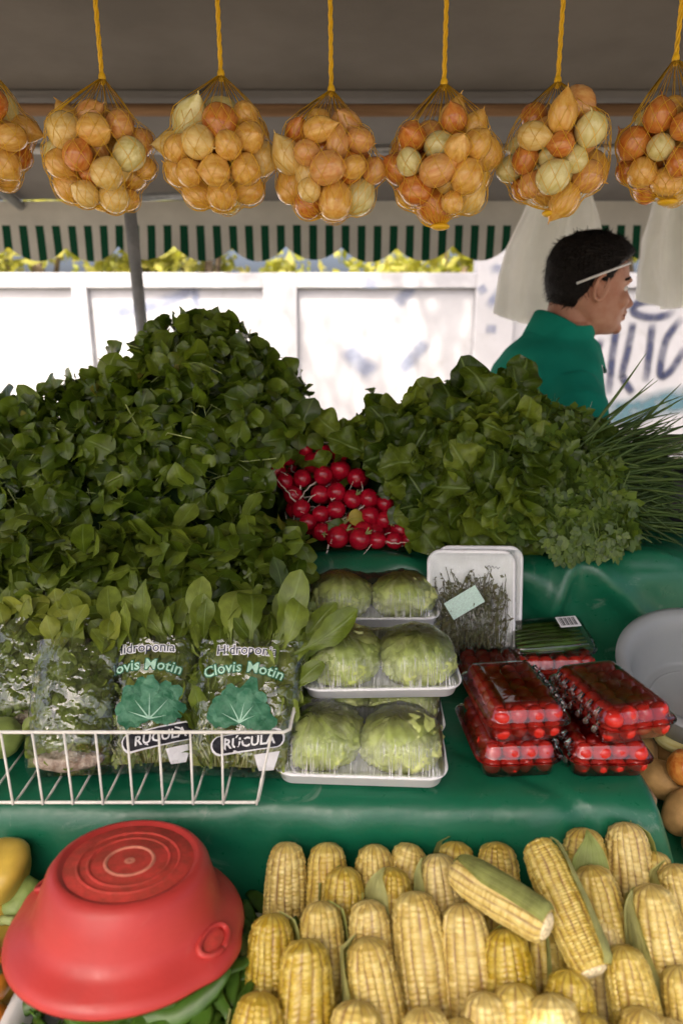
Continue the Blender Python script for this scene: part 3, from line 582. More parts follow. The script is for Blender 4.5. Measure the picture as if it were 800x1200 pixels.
# ------------------------------------------------------------------ leaves
def leaf_vf(L, Wd, kind, seed, nt=9, ns=5):
    r = np.random.default_rng(seed); t = np.linspace(0, 1, nt); s = np.linspace(-1, 1, ns)
    if kind == 'round': w = np.where(t < 0.18, 0.06, np.sin(np.pi * np.clip((t - 0.14) / 0.86, 0, 1) ** 0.85) ** 0.6); curl = r.uniform(-0.7, 1.5); cup = r.uniform(-0.45, 0.55); ruf = 0.10; fq = 1.3
    elif kind == 'rocket': w = np.where(t < 0.32, 0.12 + 0.1 * t, 0.16 + 0.84 * np.sin(np.pi * np.clip((t - 0.28) / 0.72, 0, 1) ** 1.15) ** 0.6); w = w * (1 - 0.30 * np.exp(-((t - 0.47) / 0.05) ** 2)); w[-1] = 0.08; curl = r.uniform(-0.2, 2.3); cup = r.uniform(-0.25, 0.35); ruf = 0.10; fq = 1.6
    elif kind == 'broad': w = np.where(t < 0.15, 0.09, np.sin(np.pi * np.clip((t - 0.11) / 0.89, 0, 1) ** 0.95) ** 0.55); w = w * (1 + 0.06 * np.sin(t * 12 + seed)); curl = r.uniform(-0.3, 1.2); cup = r.uniform(-0.2, 0.3); ruf = 0.17; fq = 2.0
    elif kind == 'husk': w = np.sin(np.pi * np.clip(t * 0.9 + 0.08, 0, 1)) ** 0.5; curl = 0.2; cup = 0.5; ruf = 0.03; fq = 1
    w = np.maximum(w, 0.04); ang = curl * (t ** 1.5); dy = np.cos(ang) * L / (nt - 1); dz = -np.sin(ang) * L / (nt - 1)
    Y = np.r_[0, np.cumsum(dy[1:])]; Z = np.r_[0, np.cumsum(dz[1:])]; V, U = [], []; ph = r.random(2) * 6.28
    side = r.normal() * 0.12 * L
    for i in range(nt):
        for q in s:
            x = q * w[i] * Wd / 2; ru = ruf * Wd * abs(q) ** 2 * math.sin(fq * 6.28 * t[i] + ph[int(q > 0)]) * min(1, w[i] * 1.6)
            bl_ = 0.07 * Wd * nz(q * 2.6 + seed, t[i] * 7.0, seed * 1.7) * w[i] if kind == 'broad' else 0.0
            z = bl_ + Z[i] + cup * Wd * 0.5 * q * q * w[i] + ru + 0.03 * Wd * (abs(q) - 0.5) * w[i]
            V.append((x + side * t[i] ** 2, Y[i] + 0.3 * ru, z)); U.append((q * 0.5 + 0.5, t[i]))
    return np.array(V), grid_faces(nt, ns), np.array(U)
def parsley_vf(seed):
    r = np.random.default_rng(seed); V, F, U = [], [], []
    def lobe(c, a, l, w, z):
        d = np.array([math.sin(a), math.cos(a), 0]); n = np.array([d[1], -d[0], 0]); k = len(V)
        pts = [c, c + d * l * 0.3 + n * w * 0.45, c + d * l * 0.5 + n * w * 0.25, c + d * l * 0.72 + n * w * 0.5, c + d * l, c + d * l * 0.72 - n * w * 0.5, c + d * l * 0.5 - n * w * 0.25, c + d * l * 0.3 - n * w * 0.45]
        for i, p in enumerate(pts): V.append(p + np.array([0, 0, z * (i in (1, 3, 5, 7)) + r.normal() * 0.001])); U.append((0.5, i / 8))
        F.extend([(k, k + 1, k + 2, k + 6), (k, k + 6, k + 7, k), (k + 2, k + 3, k + 4, k + 6), (k + 4, k + 5, k + 6, k + 4)])
    for b, l in ((np.array([0, 0.022, 0.0]), 0.024), (np.array([0.0, 0.014, 0]), 0.02)):
        pass
    for ca, cl in ((0, 0.030), (1.0, 0.024), (-1.0, 0.024)):
        base = np.array([0, 0.016, 0]) + np.array([math.sin(ca), math.cos(ca), 0]) * 0.008
        for da in (-0.6, 0, 0.6): lobe(base, ca + da, cl * (1 if da == 0 else 0.8), 0.013, 0.002 * r.normal())
    F2 = [tuple(dict.fromkeys(f)) for f in F]; k = len(V)
    V.extend([np.array([-0.0008, -0.02, 0]), np.array([0.0008, -0.02, 0]), np.array([0.0008, 0.02, 0]), np.array([-0.0008, 0.02, 0])]); U.extend([(0.5, 0)] * 4); F2.append((k, k + 1, k + 2, k + 3))
    V = np.array(V); V[:, 2] += -6 * V[:, 0] ** 2 - 3 * (V[:, 1] - 0.02) ** 2; return V, F2, np.array(U)
def variants(kind, n, L, Wd, m, seed0, **k):
    out = []
    for i in range(n):
        v, f, u = leaf_vf(L, Wd, kind, seed0 + i, **k) if kind != 'parsley' else parsley_vf(seed0 + i)
        out.append((v, f, u, mesh('leaf', v, f, m, True, u)))
    return out
def scatter(parent, var, mats, nobj, m, name='leaf', mass='leaf_mass', world=True):
    for M in mats[:nobj]: obj(name, var[R.integers(len(var))][3], parent, M, world=world)
    rest = mats[nobj:]
    if not rest: return
    VV, FF, UU, o = [], [], [], 0
    for M in rest:
        v, f, u, _ = var[R.integers(len(var))]; VV.append(v @ M[:3, :3].T + M[:3, 3]); FF += [tuple(i + o for i in q) for q in f]; UU.append(u); o += len(v)
    obj(mass, mesh(mass, np.concatenate(VV), FF, m, True, np.concatenate(UU)), parent, Matrix.Identity(4), world=world, kind='stuff')

ROUND = variants('round', 10, 0.060, 0.050, 'leaf_cress', 300, nt=11)
ROCKET = variants('rocket', 12, 0.105, 0.050, 'leaf_rocket', 330, nt=11)
ROCKETL = variants('rocket', 12, 0.135, 0.050, 'leaf_rocket', 430, nt=13)
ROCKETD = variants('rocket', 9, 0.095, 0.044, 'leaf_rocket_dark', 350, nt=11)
BROAD = variants('broad', 10, 0.15, 0.108, 'leaf_broad', 370, nt=19, ns=9)
PARS = variants('parsley', 6, 0, 0, 'leaf_parsley', 390)

def crest(pts, hc): X = np.array([at_h(px, py, hc)[0] for px, py in pts]); Z = np.array([at_h(px, py, hc)[2] for px, py in pts]); return lambda x: float(np.interp(x, X, Z))
def mound(cz, h0, hc, h1, z0, lift=0.10):
    def f(x, h):
        top = cz(x)
        if h <= hc: k = max(0., (h - h0) / (hc - h0)); s = lift + (1 - lift) * (1 - (1 - k) ** 1.6); s *= sstep(-0.12, 0.05, k)
        else: k = (h - hc) / (h1 - hc); s = 1 - min(1, k) ** 2
        return z0 + (top - z0) * s
    return f
def mound_leaves(f, xr, hr, n, depth, tipbias, sc, seed, flat=0.55, keep=None, camface=0.25):
    r = np.random.default_rng(seed); out = []
    while len(out) < n:
        x = r.uniform(*xr); h = hr[0] + (hr[1] - hr[0]) * r.random()
        if keep is not None and not keep(x, h): continue
        e = 0.01; z = f(x, h); g = np.array([-(f(x + e, h) - f(x - e, h)) / (2 * e), -(f(x, h + e) - f(x, h - e)) / (2 * e), 1.0]); g = np.clip(g, -2.5, 2.5)
        if r.random() > min(1, np.linalg.norm(g) / 2.2): continue
        nn = unit(g); p = np.array([x, h, z]) - nn * r.uniform(*depth)
        nrm = unit(nn + r.normal(size=3) * flat + np.array([0, -camface, 0.1])); tip = unit(np.array(tipbias) + r.normal(size=3) * 0.8)
        tip = unit(tip - nrm * np.dot(tip, nrm) * 0.8); s = sc * r.uniform(0.62, 1.38)
        out.append(frame(p - tip * 0.025 * sc, tip, nrm, s))
    return out
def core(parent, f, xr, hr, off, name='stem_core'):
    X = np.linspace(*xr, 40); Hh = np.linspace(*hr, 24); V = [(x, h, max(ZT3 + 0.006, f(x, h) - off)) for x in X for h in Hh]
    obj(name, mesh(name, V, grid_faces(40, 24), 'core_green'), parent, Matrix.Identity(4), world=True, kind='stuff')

# left heap of round-leaved greens
HC = 1.46
cz1 = crest([(-120, 505), (-60, 494), (0, 482), (70, 466), (130, 436), (165, 402), (205, 384), (240, 376), (285, 398), (325, 426), (350, 462), (360, 515), (372, 600)], HC)
f1 = mound(cz1, 1.225, HC, 1.63, ZT3, 0.14)
heap = thing('watercress_heap', 'tall heap of dark green round leaved watercress on the top tier', 'watercress', (-0.4, 1.4, ZT3))
kp = lambda x, h: x < -0.065 - 0.09 * max(0, (1.40 - h) / 0.17)
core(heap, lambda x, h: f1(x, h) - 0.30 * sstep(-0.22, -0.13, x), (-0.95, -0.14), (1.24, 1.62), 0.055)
lv = mound_leaves(f1, (-0.78, -0.05), (1.22, 1.50), 860, (-0.024, 0.016), (0, -0.35, 0.30), 0.80, 11, flat=0.95, keep=kp)
lv2 = mound_leaves(f1, (-0.98, -0.05), (1.22, 1.64), 1900, (0.018, 0.06), (0, -0.2, 0.4), 0.82, 12, flat=0.95, keep=kp)
scatter(heap, ROUND, lv[:300] + lv[300:] + lv2, 300, 'leaf_cress')

rs_ = np.random.default_rng(15); sp_ = []
for M in mound_leaves(f1, (-0.75, -0.08), (1.23, 1.48), 150, (0.0, 0.02), (0, -0.2, 0.2), 1.0, 16, flat=0.9, keep=kp):
    a_ = M[:3, 3]; d_ = M[:3, 1] * rs_.uniform(0.05, 0.09); b_ = rs_.normal(size=3) * 0.010; sp_.append(tube([a_ - d_ * 0.5, a_ + b_, a_ + d_ * 0.5], [0.0013, 0.0012, 0.0008], 4, False))
obj('loose_stems', mesh('loose_stems', *join(*sp_), 'stem_pale'), heap, Matrix.Identity(4), world=True, kind='stuff')
for M in mound_leaves(f1, (-0.75, -0.10), (1.23, 1.46), 9, (-0.012, 0.004), (0, -0.3, 0.2), 0.7, 18, flat=0.8, keep=kp): v_, f_, u_ = leaf_vf(0.058, 0.044, 'round', 900); obj('yellowed_leaf', mesh('yellowed_leaf', v_, f_, 'leaf_wilted', True, u_), heap, M, world=True)

# broad-leaved greens
cz2 = crest([(330, 512), (352, 512), (365, 504), (400, 492), (450, 484), (490, 474), (520, 458), (560, 450), (600, 452), (618, 476), (640, 492), (655, 535)], 1.42)
f2 = mound(cz2, 1.23, 1.42, 1.60, ZT3, 0.25)
bl = thing('leafy_greens_bunch', 'broad wavy leaved green bunch with one upright pale leaf, beside the radishes', 'greens', (0.12, 1.4, ZT3))
kp2 = lambda x, h: h > 1.455 or x > 0.148 - 0.70 * max(0, (h - 1.25))
f2c = lambda x, h: f2(x, h) if kp2(x - 0.05, h) else ZT3
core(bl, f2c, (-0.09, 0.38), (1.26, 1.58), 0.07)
lvb = mound_leaves(f2, (-0.11, 0.38), (1.235, 1.47), 330, (0.0, 0.03), (0.1, -0.3, -0.15), 0.54, 21, flat=0.85, keep=kp2, camface=0.5)
lvb2 = mound_leaves(f2, (-0.12, 0.40), (1.24, 1.58), 420, (0.02, 0.06), (0.1, -0.1, 0.3), 0.58, 22, flat=0.85, keep=kp2, camface=0.4)
for px, py, h, tip, sc, nr in ((528, 500, 1.33, (0.15, 0, 1), 1.05, (0.1, -1, 0.4)), (560, 560, 1.27, (-0.5, -0.3, 0.8), 1.0, (0, -1, 0.5)), (575, 470, 1.36, (-0.2, -0.2, 1), 0.95, (0.1, -1, 0.3)), (600, 480, 1.38, (0.15, 0, 1), 1.0, (0.4, -1, 0.1)),
                           (560, 470, 1.42, (0.0, 0.1, 1), 0.85, (-0.3, -1, 0.2)), (500, 530, 1.30, (-0.9, -0.2, 0.2), 0.9, (0, -0.8, 0.7)), (540, 600, 1.24, (0.6, -0.3, -0.5), 0.85, (0, -1, 0.5)), (480, 590, 1.25, (0.4, -0.3, -0.6), 0.85, (0, -1, 0.6)),
                           (600, 600, 1.25, (0.2, -0.2, -0.9), 0.9, (0, -1, 0.4)), (610, 520, 1.31, (0.3, -0.3, -0.6), 0.9, (0.2, -1, 0.4)), (430, 520, 1.34, (-0.7, -0.2, 0.4), 0.8, (-0.2, -0.8, 0.7)), (400, 500, 1.38, (-0.7, 0, 0.6), 0.75, (-0.2, -0.8, 0.7)),
                           (585, 610, 1.25, (-0.5, -0.2, -0.6), 0.9, (0.1, -1, 0.3)), (520, 560, 1.28, (-0.2, -0.3, -0.8), 1.0, (-0.1, -1, 0.4))):
    lvb.insert(0, frame(at_h(px, py + 12, h), tip, nr, sc * 0.74))
scatter(bl, BROAD, lvb + lvb2, 290, 'leaf_broad')

# parsley
cz3 = crest([(590, 485), (625, 480), (665, 488), (700, 505), (735, 540), (745, 600)], 1.38)
f3 = mound(cz3, 1.222, 1.38, 1.55, ZT3, 0.2)
pa = thing('parsley_bunch', 'bushy parsley bunch spilling over the cloth edge between broad greens and spring onions', 'parsley', (0.36, 1.35, ZT3))
core(pa, f3, (0.30, 0.52), (1.24, 1.53), 0.05)
lp = mound_leaves(f3, (0.29, 0.54), (1.222, 1.42), 520, (-0.012, 0.01), (0.1, -0.5, 0.0), 1.05, 31, flat=0.8, camface=0.5)
lp2 = mound_leaves(f3, (0.29, 0.56), (1.228, 1.54), 1300, (0.008, 0.05), (0.1, -0.4, 0.2), 1.0, 32, flat=0.6)
for i in range(26):
    p = at_h(R.uniform(645, 725), R.uniform(610, 640), 1.198); lp.insert(0, frame(p, (R.normal() * 0.4, -0.3, -0.8), (R.normal() * 0.3, -1, 0.5), R.uniform(0.65, 0.95)))
scatter(pa, PARS, lp + lp2, 300, 'leaf_parsley')

# spring onions / chives
so_ = thing('spring_onion_bunch', 'bunch of thin green spring onion tops fanning out towards the scale', 'spring onions', (0.55, 1.4, ZT3))
bs = []
for i in range(10):
    r_ = np.random.default_rng(600 + i); L = 0.26; n = 9; b = r_.uniform(-0.5, 0.6); pts = []
    for k in np.linspace(0, 1, n): pts.append((0.03 * b * k ** 2, L * k, -0.09 * max(b, -.1) * k ** 2.2 * 1.2))
    v, f = tube(pts, np.interp(np.linspace(0, 1, n), [0, 0.6, 1], [0.0040, 0.0036, 0.0006]), 6); bs.append((v, f, np.full((len(v), 2), 0.2), mesh('blade', v, f, 'leaf_onion', True, np.full((len(v), 2), 0.2))))
mt = []
for i in range(330):
    q = R.random(); base = at_h(R.uniform(655, 705), R.uniform(520, 620), R.uniform(1.30, 1.46))
    ang = R.normal() * 0.22 + (0.62 - 1.25 * R.random())
    d = np.array([math.cos(ang), R.normal() * 0.25 - 0.12, math.sin(ang) * 0.85]); s = R.uniform(0.5, 0.98)
    if base[2] + d[2] * 0.26 * s < 1.15: d[2] = (1.15 + 0.05 * R.random() - base[2]) / (0.26 * s)
    mt.append(frame(base, d, (R.normal() * 0.4, -0.4, 1), s))
scatter(so_, bs, mt, 260, 'leaf_onion', name='blade', mass='blade_mass')

# ------------------------------------------------------------------ radishes
def radish_vf(seed):
    r = np.random.default_rng(seed); pr = [(0.01, -1.02), (0.12, -1.0), (0.4, -0.9), (0.7, -0.68), (0.92, -0.32), (1.0, 0.05), (0.93, 0.42), (0.72, 0.74), (0.4, 0.92), (0.18, 0.98), (0.12, 1.02), (0.02, 1.04)]
    return lathe(pr, 18, 1 + 0.06 * r.normal(), 1.0)
RAD = [mesh('radish', *radish_vf(i), 'radish') for i in range(4)]
def tail_me(seed):
    r = np.random.default_rng(seed); pts = [np.array([0, 0, -1.0])]; d = np.array([r.normal() * 0.4, r.normal() * 0.4, -1.0])
    for i in range(10): d = unit(d + r.normal(size=3) * 0.35); pts.append(pts[-1] + d * 0.42)
    return mesh('root_tail', *tube(pts, np.linspace(0.09, 0.018, 11), 5), 'root_white')
TAIL = [tail_me(i) for i in range(6)]
STUB = mesh('stalk_stub', *join(*[tube([(0, 0, 0.95), (0.1 * math.cos(a), 0.1 * math.sin(a), 1.2), (0.28 * math.cos(a), 0.28 * math.sin(a), 1.6)], [0.09, 0.07, 0.05], 5) for a in (0, 1.6, 3.3, 4.8)]), 'stem_pale')
poly = [(316, 522), (345, 518), (392, 522), (440, 572), (470, 605), (488, 632), (470, 645), (430, 648), (396, 650), (370, 628), (340, 585), (322, 560)]
def inpoly(x, y, P):
    c = False
    for i in range(len(P)):
        (x1, y1), (x2, y2) = P[i], P[i - 1]
        if (y1 > y) != (y2 > y) and x < (x2 - x1) * (y - y1) / (y2 - y1) + x1: c = not c
    return c
def slope_h(py): return float(np.interp(py, [515, 648], [1.44, 1.262]))
spots = []
rr = np.random.default_rng(77)
for tries in range(4000):
    x, y = rr.uniform(310, 490), rr.uniform(515, 652)
    if inpoly(x, y, poly) and all((x - a) ** 2 + (y - b) ** 2 > 17.5 ** 2 for a, b in spots): spots.append((x, y))
bunches = [thing('radish_bunch', lb, 'radishes', at_h(px, py, slope_h(py) + 0.03), group='red radish bunches') for px, py, lb in
           ((355, 555, 'red radish bunch highest up, tucked under the watercress heap'), (415, 575, 'red radish bunch lying against the broad leafy greens'), (400, 630, 'red radish bunch at the cloth edge next to the rocket leaves'), (450, 630, 'red radish bunch at the cloth edge below the broad greens'))]
for i, (x, y) in enumerate(spots + [(a + rr.uniform(-8, 8), b + rr.uniform(-8, 8)) for a, b in spots]):
    low = i >= len(spots); h = slope_h(y) + (0.038 if low else 0.0) + rr.uniform(-0.006, 0.006); p = at_h(x, y, h)
    if low: p[2] -= 0.012
    rd = rr.uniform(0.0165, 0.0225); p[2] = max(p[2], ZT3 + rd + 0.004)
    b = min(bunches, key=lambda q: (q.location - Vector(p)).length)
    E = Euler((rr.normal() * 0.9 + 0.9, rr.normal() * 0.7, rr.random() * 6.28)).to_matrix().to_4x4(); M = Matrix.Translation(Vector(p)) @ E @ Matrix.Scale(rd, 4)
    o = obj('radish', RAD[rr.integers(4)], b, M, world=True); obj('root_tail', TAIL[rr.integers(6)], o)
    if not low and rr.random() < 0.35: obj('stalk_stub', STUB, o)
for b, px, py in ((bunches[1], 418, 602),):
    v, f, u = leaf_vf(0.05, 0.035, 'round', 5); obj('yellow_leaf', mesh('yellow_leaf', v, f, 'leaf_yellow', True, u), b, frame(at_h(px - 14, py + 8, slope_h(py) - 0.028), (1, 0, 0.3), (0, -1, 0.7)), world=True)
for b, px, py, a in ((bunches[0], 365, 540, 0.2), (bunches[0], 350, 530, 1.5), (bunches[2], 382, 612, -0.5), (bunches[3], 455, 615, 0.9), (bunches[0], 378, 528, 2.2), (bunches[1], 440, 580, 0.3)):
    obj('leaf', ROUND[3][3], b, frame(at_h(px, py, slope_h(py) - 0.024), (math.cos(a), 0, math.sin(a)), (0, -1, 0.7), 0.75), world=True)

# ------------------------------------------------------------------ rocket (arugula) mass behind the basket, then bags in the basket
HA = 1.16
cz4 = crest([(-130, 600), (0, 600), (60, 596), (130, 600), (200, 606), (260, 602), (310, 596), (350, 606), (372, 640), (384, 700)], HA)
f4 = mound(cz4, 0.93, HA, 1.215, ZT2, 0.45)
ar = thing('rocket_heap', 'loose rocket leaves heaped behind the wire basket, below the watercress', 'rocket', (-0.3, 1.1, ZT2))
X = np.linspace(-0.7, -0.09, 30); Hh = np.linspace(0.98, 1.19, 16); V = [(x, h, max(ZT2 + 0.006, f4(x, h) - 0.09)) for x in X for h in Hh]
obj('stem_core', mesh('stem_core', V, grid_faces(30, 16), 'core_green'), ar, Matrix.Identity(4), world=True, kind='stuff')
kp4 = lambda x, h: x < -0.05
la = mound_leaves(f4, (-0.64, -0.04), (0.985, 1.20), 330, (0.022, 0.065), (0.0, -0.25, 0.6), 0.75, 41, flat=0.85, keep=kp4, camface=0.45)
la2 = mound_leaves(f4, (-0.7, -0.04), (0.98, 1.21), 480, (0.05, 0.10), (0.0, -0.1, 0.9), 0.7, 42, flat=0.6, keep=kp4, camface=0.4)
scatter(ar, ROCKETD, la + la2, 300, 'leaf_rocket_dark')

def text_vf(s, size, off=0.0, bold=0.0, space=1.0):
    cu = bpy.data.curves.new('t', 'FONT'); cu.body = s; cu.size = size; cu.offset = off; cu.align_x = 'CENTER'; cu.dimensions = '2D'; cu.fill_mode = 'FRONT'; cu.resolution_u = 2; cu.space_character = space
    to = bpy.data.objects.new('t', cu); C.objects.link(to); dg = bpy.context.evaluated_depsgraph_get(); me = bpy.data.meshes.new_from_object(to.evaluated_get(dg))
    V = np.array([v.co[:] for v in me.vertices]); F = [tuple(p.vertices) for p in me.polygons]
    bpy.data.objects.remove(to); bpy.data.curves.remove(cu); bpy.data.meshes.remove(me); return V, F
def subdiv(V, F, maxl=0.006):
    bm = bmesh.new(); vs = [bm.verts.new(v) for v in V]
    for f in F:
        try: bm.faces.new([vs[i] for i in f])
        except ValueError: pass
    for _ in range(3):
        es = [e for e in bm.edges if e.calc_length() > maxl]
        if not es: break
        bmesh.ops.subdivide_edges(bm, edges=es, cuts=1); bmesh.ops.triangulate(bm, faces=[f for f in bm.faces if len(f.verts) > 4])
    bm.verts.index_update(); V = np.array([v.co[:] for v in bm.verts]); F = [[v.index for v in f.verts] for f in bm.faces]; bm.free(); return V, F

def film_bag(t, Wb, Lb, Tk, seed, opentop=True):
    def zf(x, y):
        u = min(1, abs(2 * x / Wb)); k = max(0, (1 - u ** 2.2)) ** 0.55; v = y / Lb
        pr = np.interp(v, [0, 0.06, 0.2, 0.5, 0.85, 1.0], [0.05, 0.55, 0.95, 1.0, 0.8, 0.65])
        return Tk * k * pr + 0.004 * nz(x * 40 + seed, y * 40) * k + 0.002 * nz(x * 120 + seed, y * 110) * k + 0.0035 * abs(nz(x * 22 + y * 35, seed, y * 12)) * k
    nx, ny = 40, 44; V, F = [], []
    def wv(v): return np.interp(v, [0, 0.05, 0.2, 0.8, 1], [0.80, 0.93, 1.0, 1.0, 1.03])
    for sgn in (1, -0.45):
        o = len(V)
        for i in range(nx):
            for j in range(ny):
                v = j / (ny - 1); x = (i / (nx - 1) - 0.5) * Wb * wv(v); y = v * Lb + (0.006 * nz(x * 30, seed) if j == ny - 1 else 0); x0 = x / wv(v); V.append((x, y, sgn * zf(x0, y)))
        F += grid_faces(nx, ny, off=o) if sgn > 0 else [f[::-1] for f in grid_faces(nx, ny, off=o)]
    obj('bag_film', mesh('bag_film', V, F, 'film_bag'), t); return zf
def filling(t, zf, Wb, Lb, m, seed, f=0.6):
    V, U = [], []
    for i in range(30):
        for j in range(34):
            x = (i / 29 - 0.5) * Wb * 0.86; y = 0.012 + (Lb - 0.02) * j / 33; V.append((x, y, zf(x, y) * f + 0.005 * nz(x * 70 + seed, y * 45) - 0.002)); U.append((0.2 + 0.6 * (i % 2), j / 33))
    obj('packed_core', mesh('packed_core', V, grid_faces(30, 34), m, True, U), t, kind='stuff')
def printed(t, zf, name, V, F, m, lift):
    V, F = subdiv(V, F); V = V.copy(); V[:, 2] = [zf(x, y) + lift for x, y in V[:, :2]]
    return obj(name, mesh(name, V, F, m, False), t)
def arc(V, cx, cy, rad, wave=None):
    V = V.copy(); a = (V[:, 0]) / rad; r = rad + V[:, 1]; V2 = V * 0; V2[:, 0] = cx + r * np.sin(a); V2[:, 1] = cy - rad + r * np.cos(a); return V2
def disc(pts): return np.array([(x, y, 0) for x, y in pts]), [tuple(range(len(pts)))]
def rocket_bag(loc, rot, label, seed, Wb=0.158, Lb=0.185, shift=-0.003, extra=()):
    r = np.random.default_rng(seed); t = thing('rocket_salad_bag', label, 'salad bag', loc, rot, group='printed rocket bags in the basket')
    zf = film_bag(t, Wb, Lb, 0.034, seed)
    filling(t, zf, Wb, Lb, 'leaf_cress_bag', seed)
    inner = []
    for i in range(230):                                   # packed leaves and stalks under the film
        x = r.uniform(-0.44, 0.44) * Wb; y = r.uniform(0.025, 0.13); z = zf(x, y) * r.uniform(0.3, 0.86); inner.append(frame((x, y - 0.02, z - 0.004), (r.normal() * 0.35, 1, -0.02), (r.normal() * 0.5, r.normal() * 0.3, 1), r.uniform(0.45, 0.75)))
    scatter(t, ROCKET, inner, 0, 'leaf_rocket', mass='packed_leaves', world=False)
    sv = []
    for i in range(40):
        x = r.uniform(-0.40, 0.40) * Wb; z = zf(x, 0.04) * r.uniform(0.3, 0.85); sv.append(tube([(x * 0.8, 0.012, z * 0.6), (x + r.normal() * 0.006, 0.040, z), (x * 1.05 + r.normal() * 0.01, 0.075, z * 0.9)], [0.0016, 0.0020, 0.0012], 4))
    obj('stalks', mesh('stalks', *join(*sv), 'stem_white'), t, kind='stuff')
    tops = []
    for i in range(96):
        q = i / 96.; x = r.uniform(-0.5, 0.5) * Wb * 0.95; y = r.uniform(0.135, 0.178); z = r.uniform(-0.03, 0.010)
        tops.append(frame((x, y, z), (x * 5 + r.normal() * 0.45, 1.0, r.uniform(-0.45, 0.65)), (r.normal() * 0.7, 0.1 + r.normal() * 0.5, 1), r.uniform(0.36, 0.78)))
    tops += [frame(*q_) for q_ in extra]
    scatter(t, ROCKETL, tops, 120, 'leaf_rocket', world=False)
    # print
    V, F = text_vf('Hidroponia', 0.019, 0.0014); printed(t, zf, 'outline_print', arc(V, shift + 0.002, 0.163, 0.5), F, 'white_print', 0.0010)
    V, F = text_vf('Hidroponia', 0.019); printed(t, zf, 'lettering', arc(V, shift + 0.002, 0.163, 0.5), F, 'navy_print', 0.0016)
    V, F = text_vf('Clovis Motin', 0.0212, 0.0016, space=1.02); printed(t, zf, 'outline_print', arc(V, shift, 0.137, 0.16), F, 'green_print', 0.0010)
    V, F = text_vf('Clovis Motin', 0.0212, 0.0002, space=1.02); printed(t, zf, 'lettering', arc(V, shift, 0.137, 0.16), F, 'mint_print', 0.0016)
    for k in range(11):                                   # printed lettuce picture: overlapping leaf outlines
        a = (k - 5) * 0.30 + r.normal() * 0.10; L = 0.056 - 0.002 * abs(k - 5) + r.normal() * 0.006; w = 0.013; b = np.array([0.0, 0.068]); d = np.array([math.sin(a), math.cos(a)]); n = np.array([d[1], -d[0]])
        pts = [b + d * L * tt_ + n * s_ * w * math.sin(math.pi * (0.06 + 0.9 * tt_) ** 1.4) ** 0.7 * (1 + 0.20 * math.sin(tt_ * 21 + k)) for s_, seq in ((1, np.linspace(0, 1, 10)), (-1, np.linspace(1, 0, 10))) for tt_ in seq]
        printed(t, zf, 'printed_leaf', *disc(pts), ('green_print', 'teal_print')[k % 2], 0.0006 + 0.0002 * ((k * 4) % 11))
        if k % 2: printed(t, zf, 'printed_rib', *disc([b + n * 0.0012, b + d * L * 0.6, b - n * 0.0012]), 'mint_print', 0.0030)
    cx, cy = 0.012, 0.044; cap = [(cx + (0.036 if s > 0 else -0.036) + 0.011 * math.cos(a), cy + 0.011 * math.sin(a) + 0.006 * (0.036 if s > 0 else -0.036) / 0.036) for s, a in [(1, q) for q in np.linspace(-1.57, 1.57, 8)] + [(-1, q) for q in np.linspace(1.57, 4.71, 8)]]
    big = [(cx + (x - cx) * 1.05, cy + (y - cy) * 1.16) for x, y in cap]
    printed(t, zf, 'label_border', *disc(big), 'white_print', 0.0014); lab = printed(t, zf, 'name_label', *disc(cap), 'black_print', 0.0019)
    V, F = text_vf('RÚCULA', 0.0175, 0.0004); V = V + np.array([cx + 0.003, cy - 0.006, 0]); V[:, 1] += (V[:, 0] - cx) * 0.16; printed(t, zf, 'label_lettering', V, F, 'white_print', 0.0025)
    printed(t, zf, 'printed_bowl', *disc([(0.022, 0.028), (0.056, 0.034), (0.048, 0.010), (0.028, 0.008)]), 'white_print', 0.0012)
    return t
AB = math.radians(52)
rocket_bag((-0.262, 0.815, 0.952), (AB, 0, 0.10), 'printed rocket bag between the plain watercress bag and the other printed bag', 701, Wb=0.125, shift=-0.016)
rocket_bag((-0.139, 0.805, 0.952), (AB, 0, -0.06), 'printed rocket bag at the basket corner beside the lettuce trays', 702, extra=[((0.045, 0.165, 0.012), (0.35, 0.5, 0.5), (0.1, -0.4, 1), 0.75), ((0.06, 0.165, 0.012), (1.0, 0.35, 0.35), (0.0, -0.1, 1), 0.85), ((0.03, 0.17, 0.0), (0.5, 1, 0.3), (0.1, 0, 1), 0.95), ((-0.03, 0.17, 0.0), (-0.1, 1, 0.6), (0.1, -0.2, 1), 0.95), ((0.0, 0.17, 0.01), (0.2, 1, 0.8), (0.3, -0.4, 1), 0.9)])
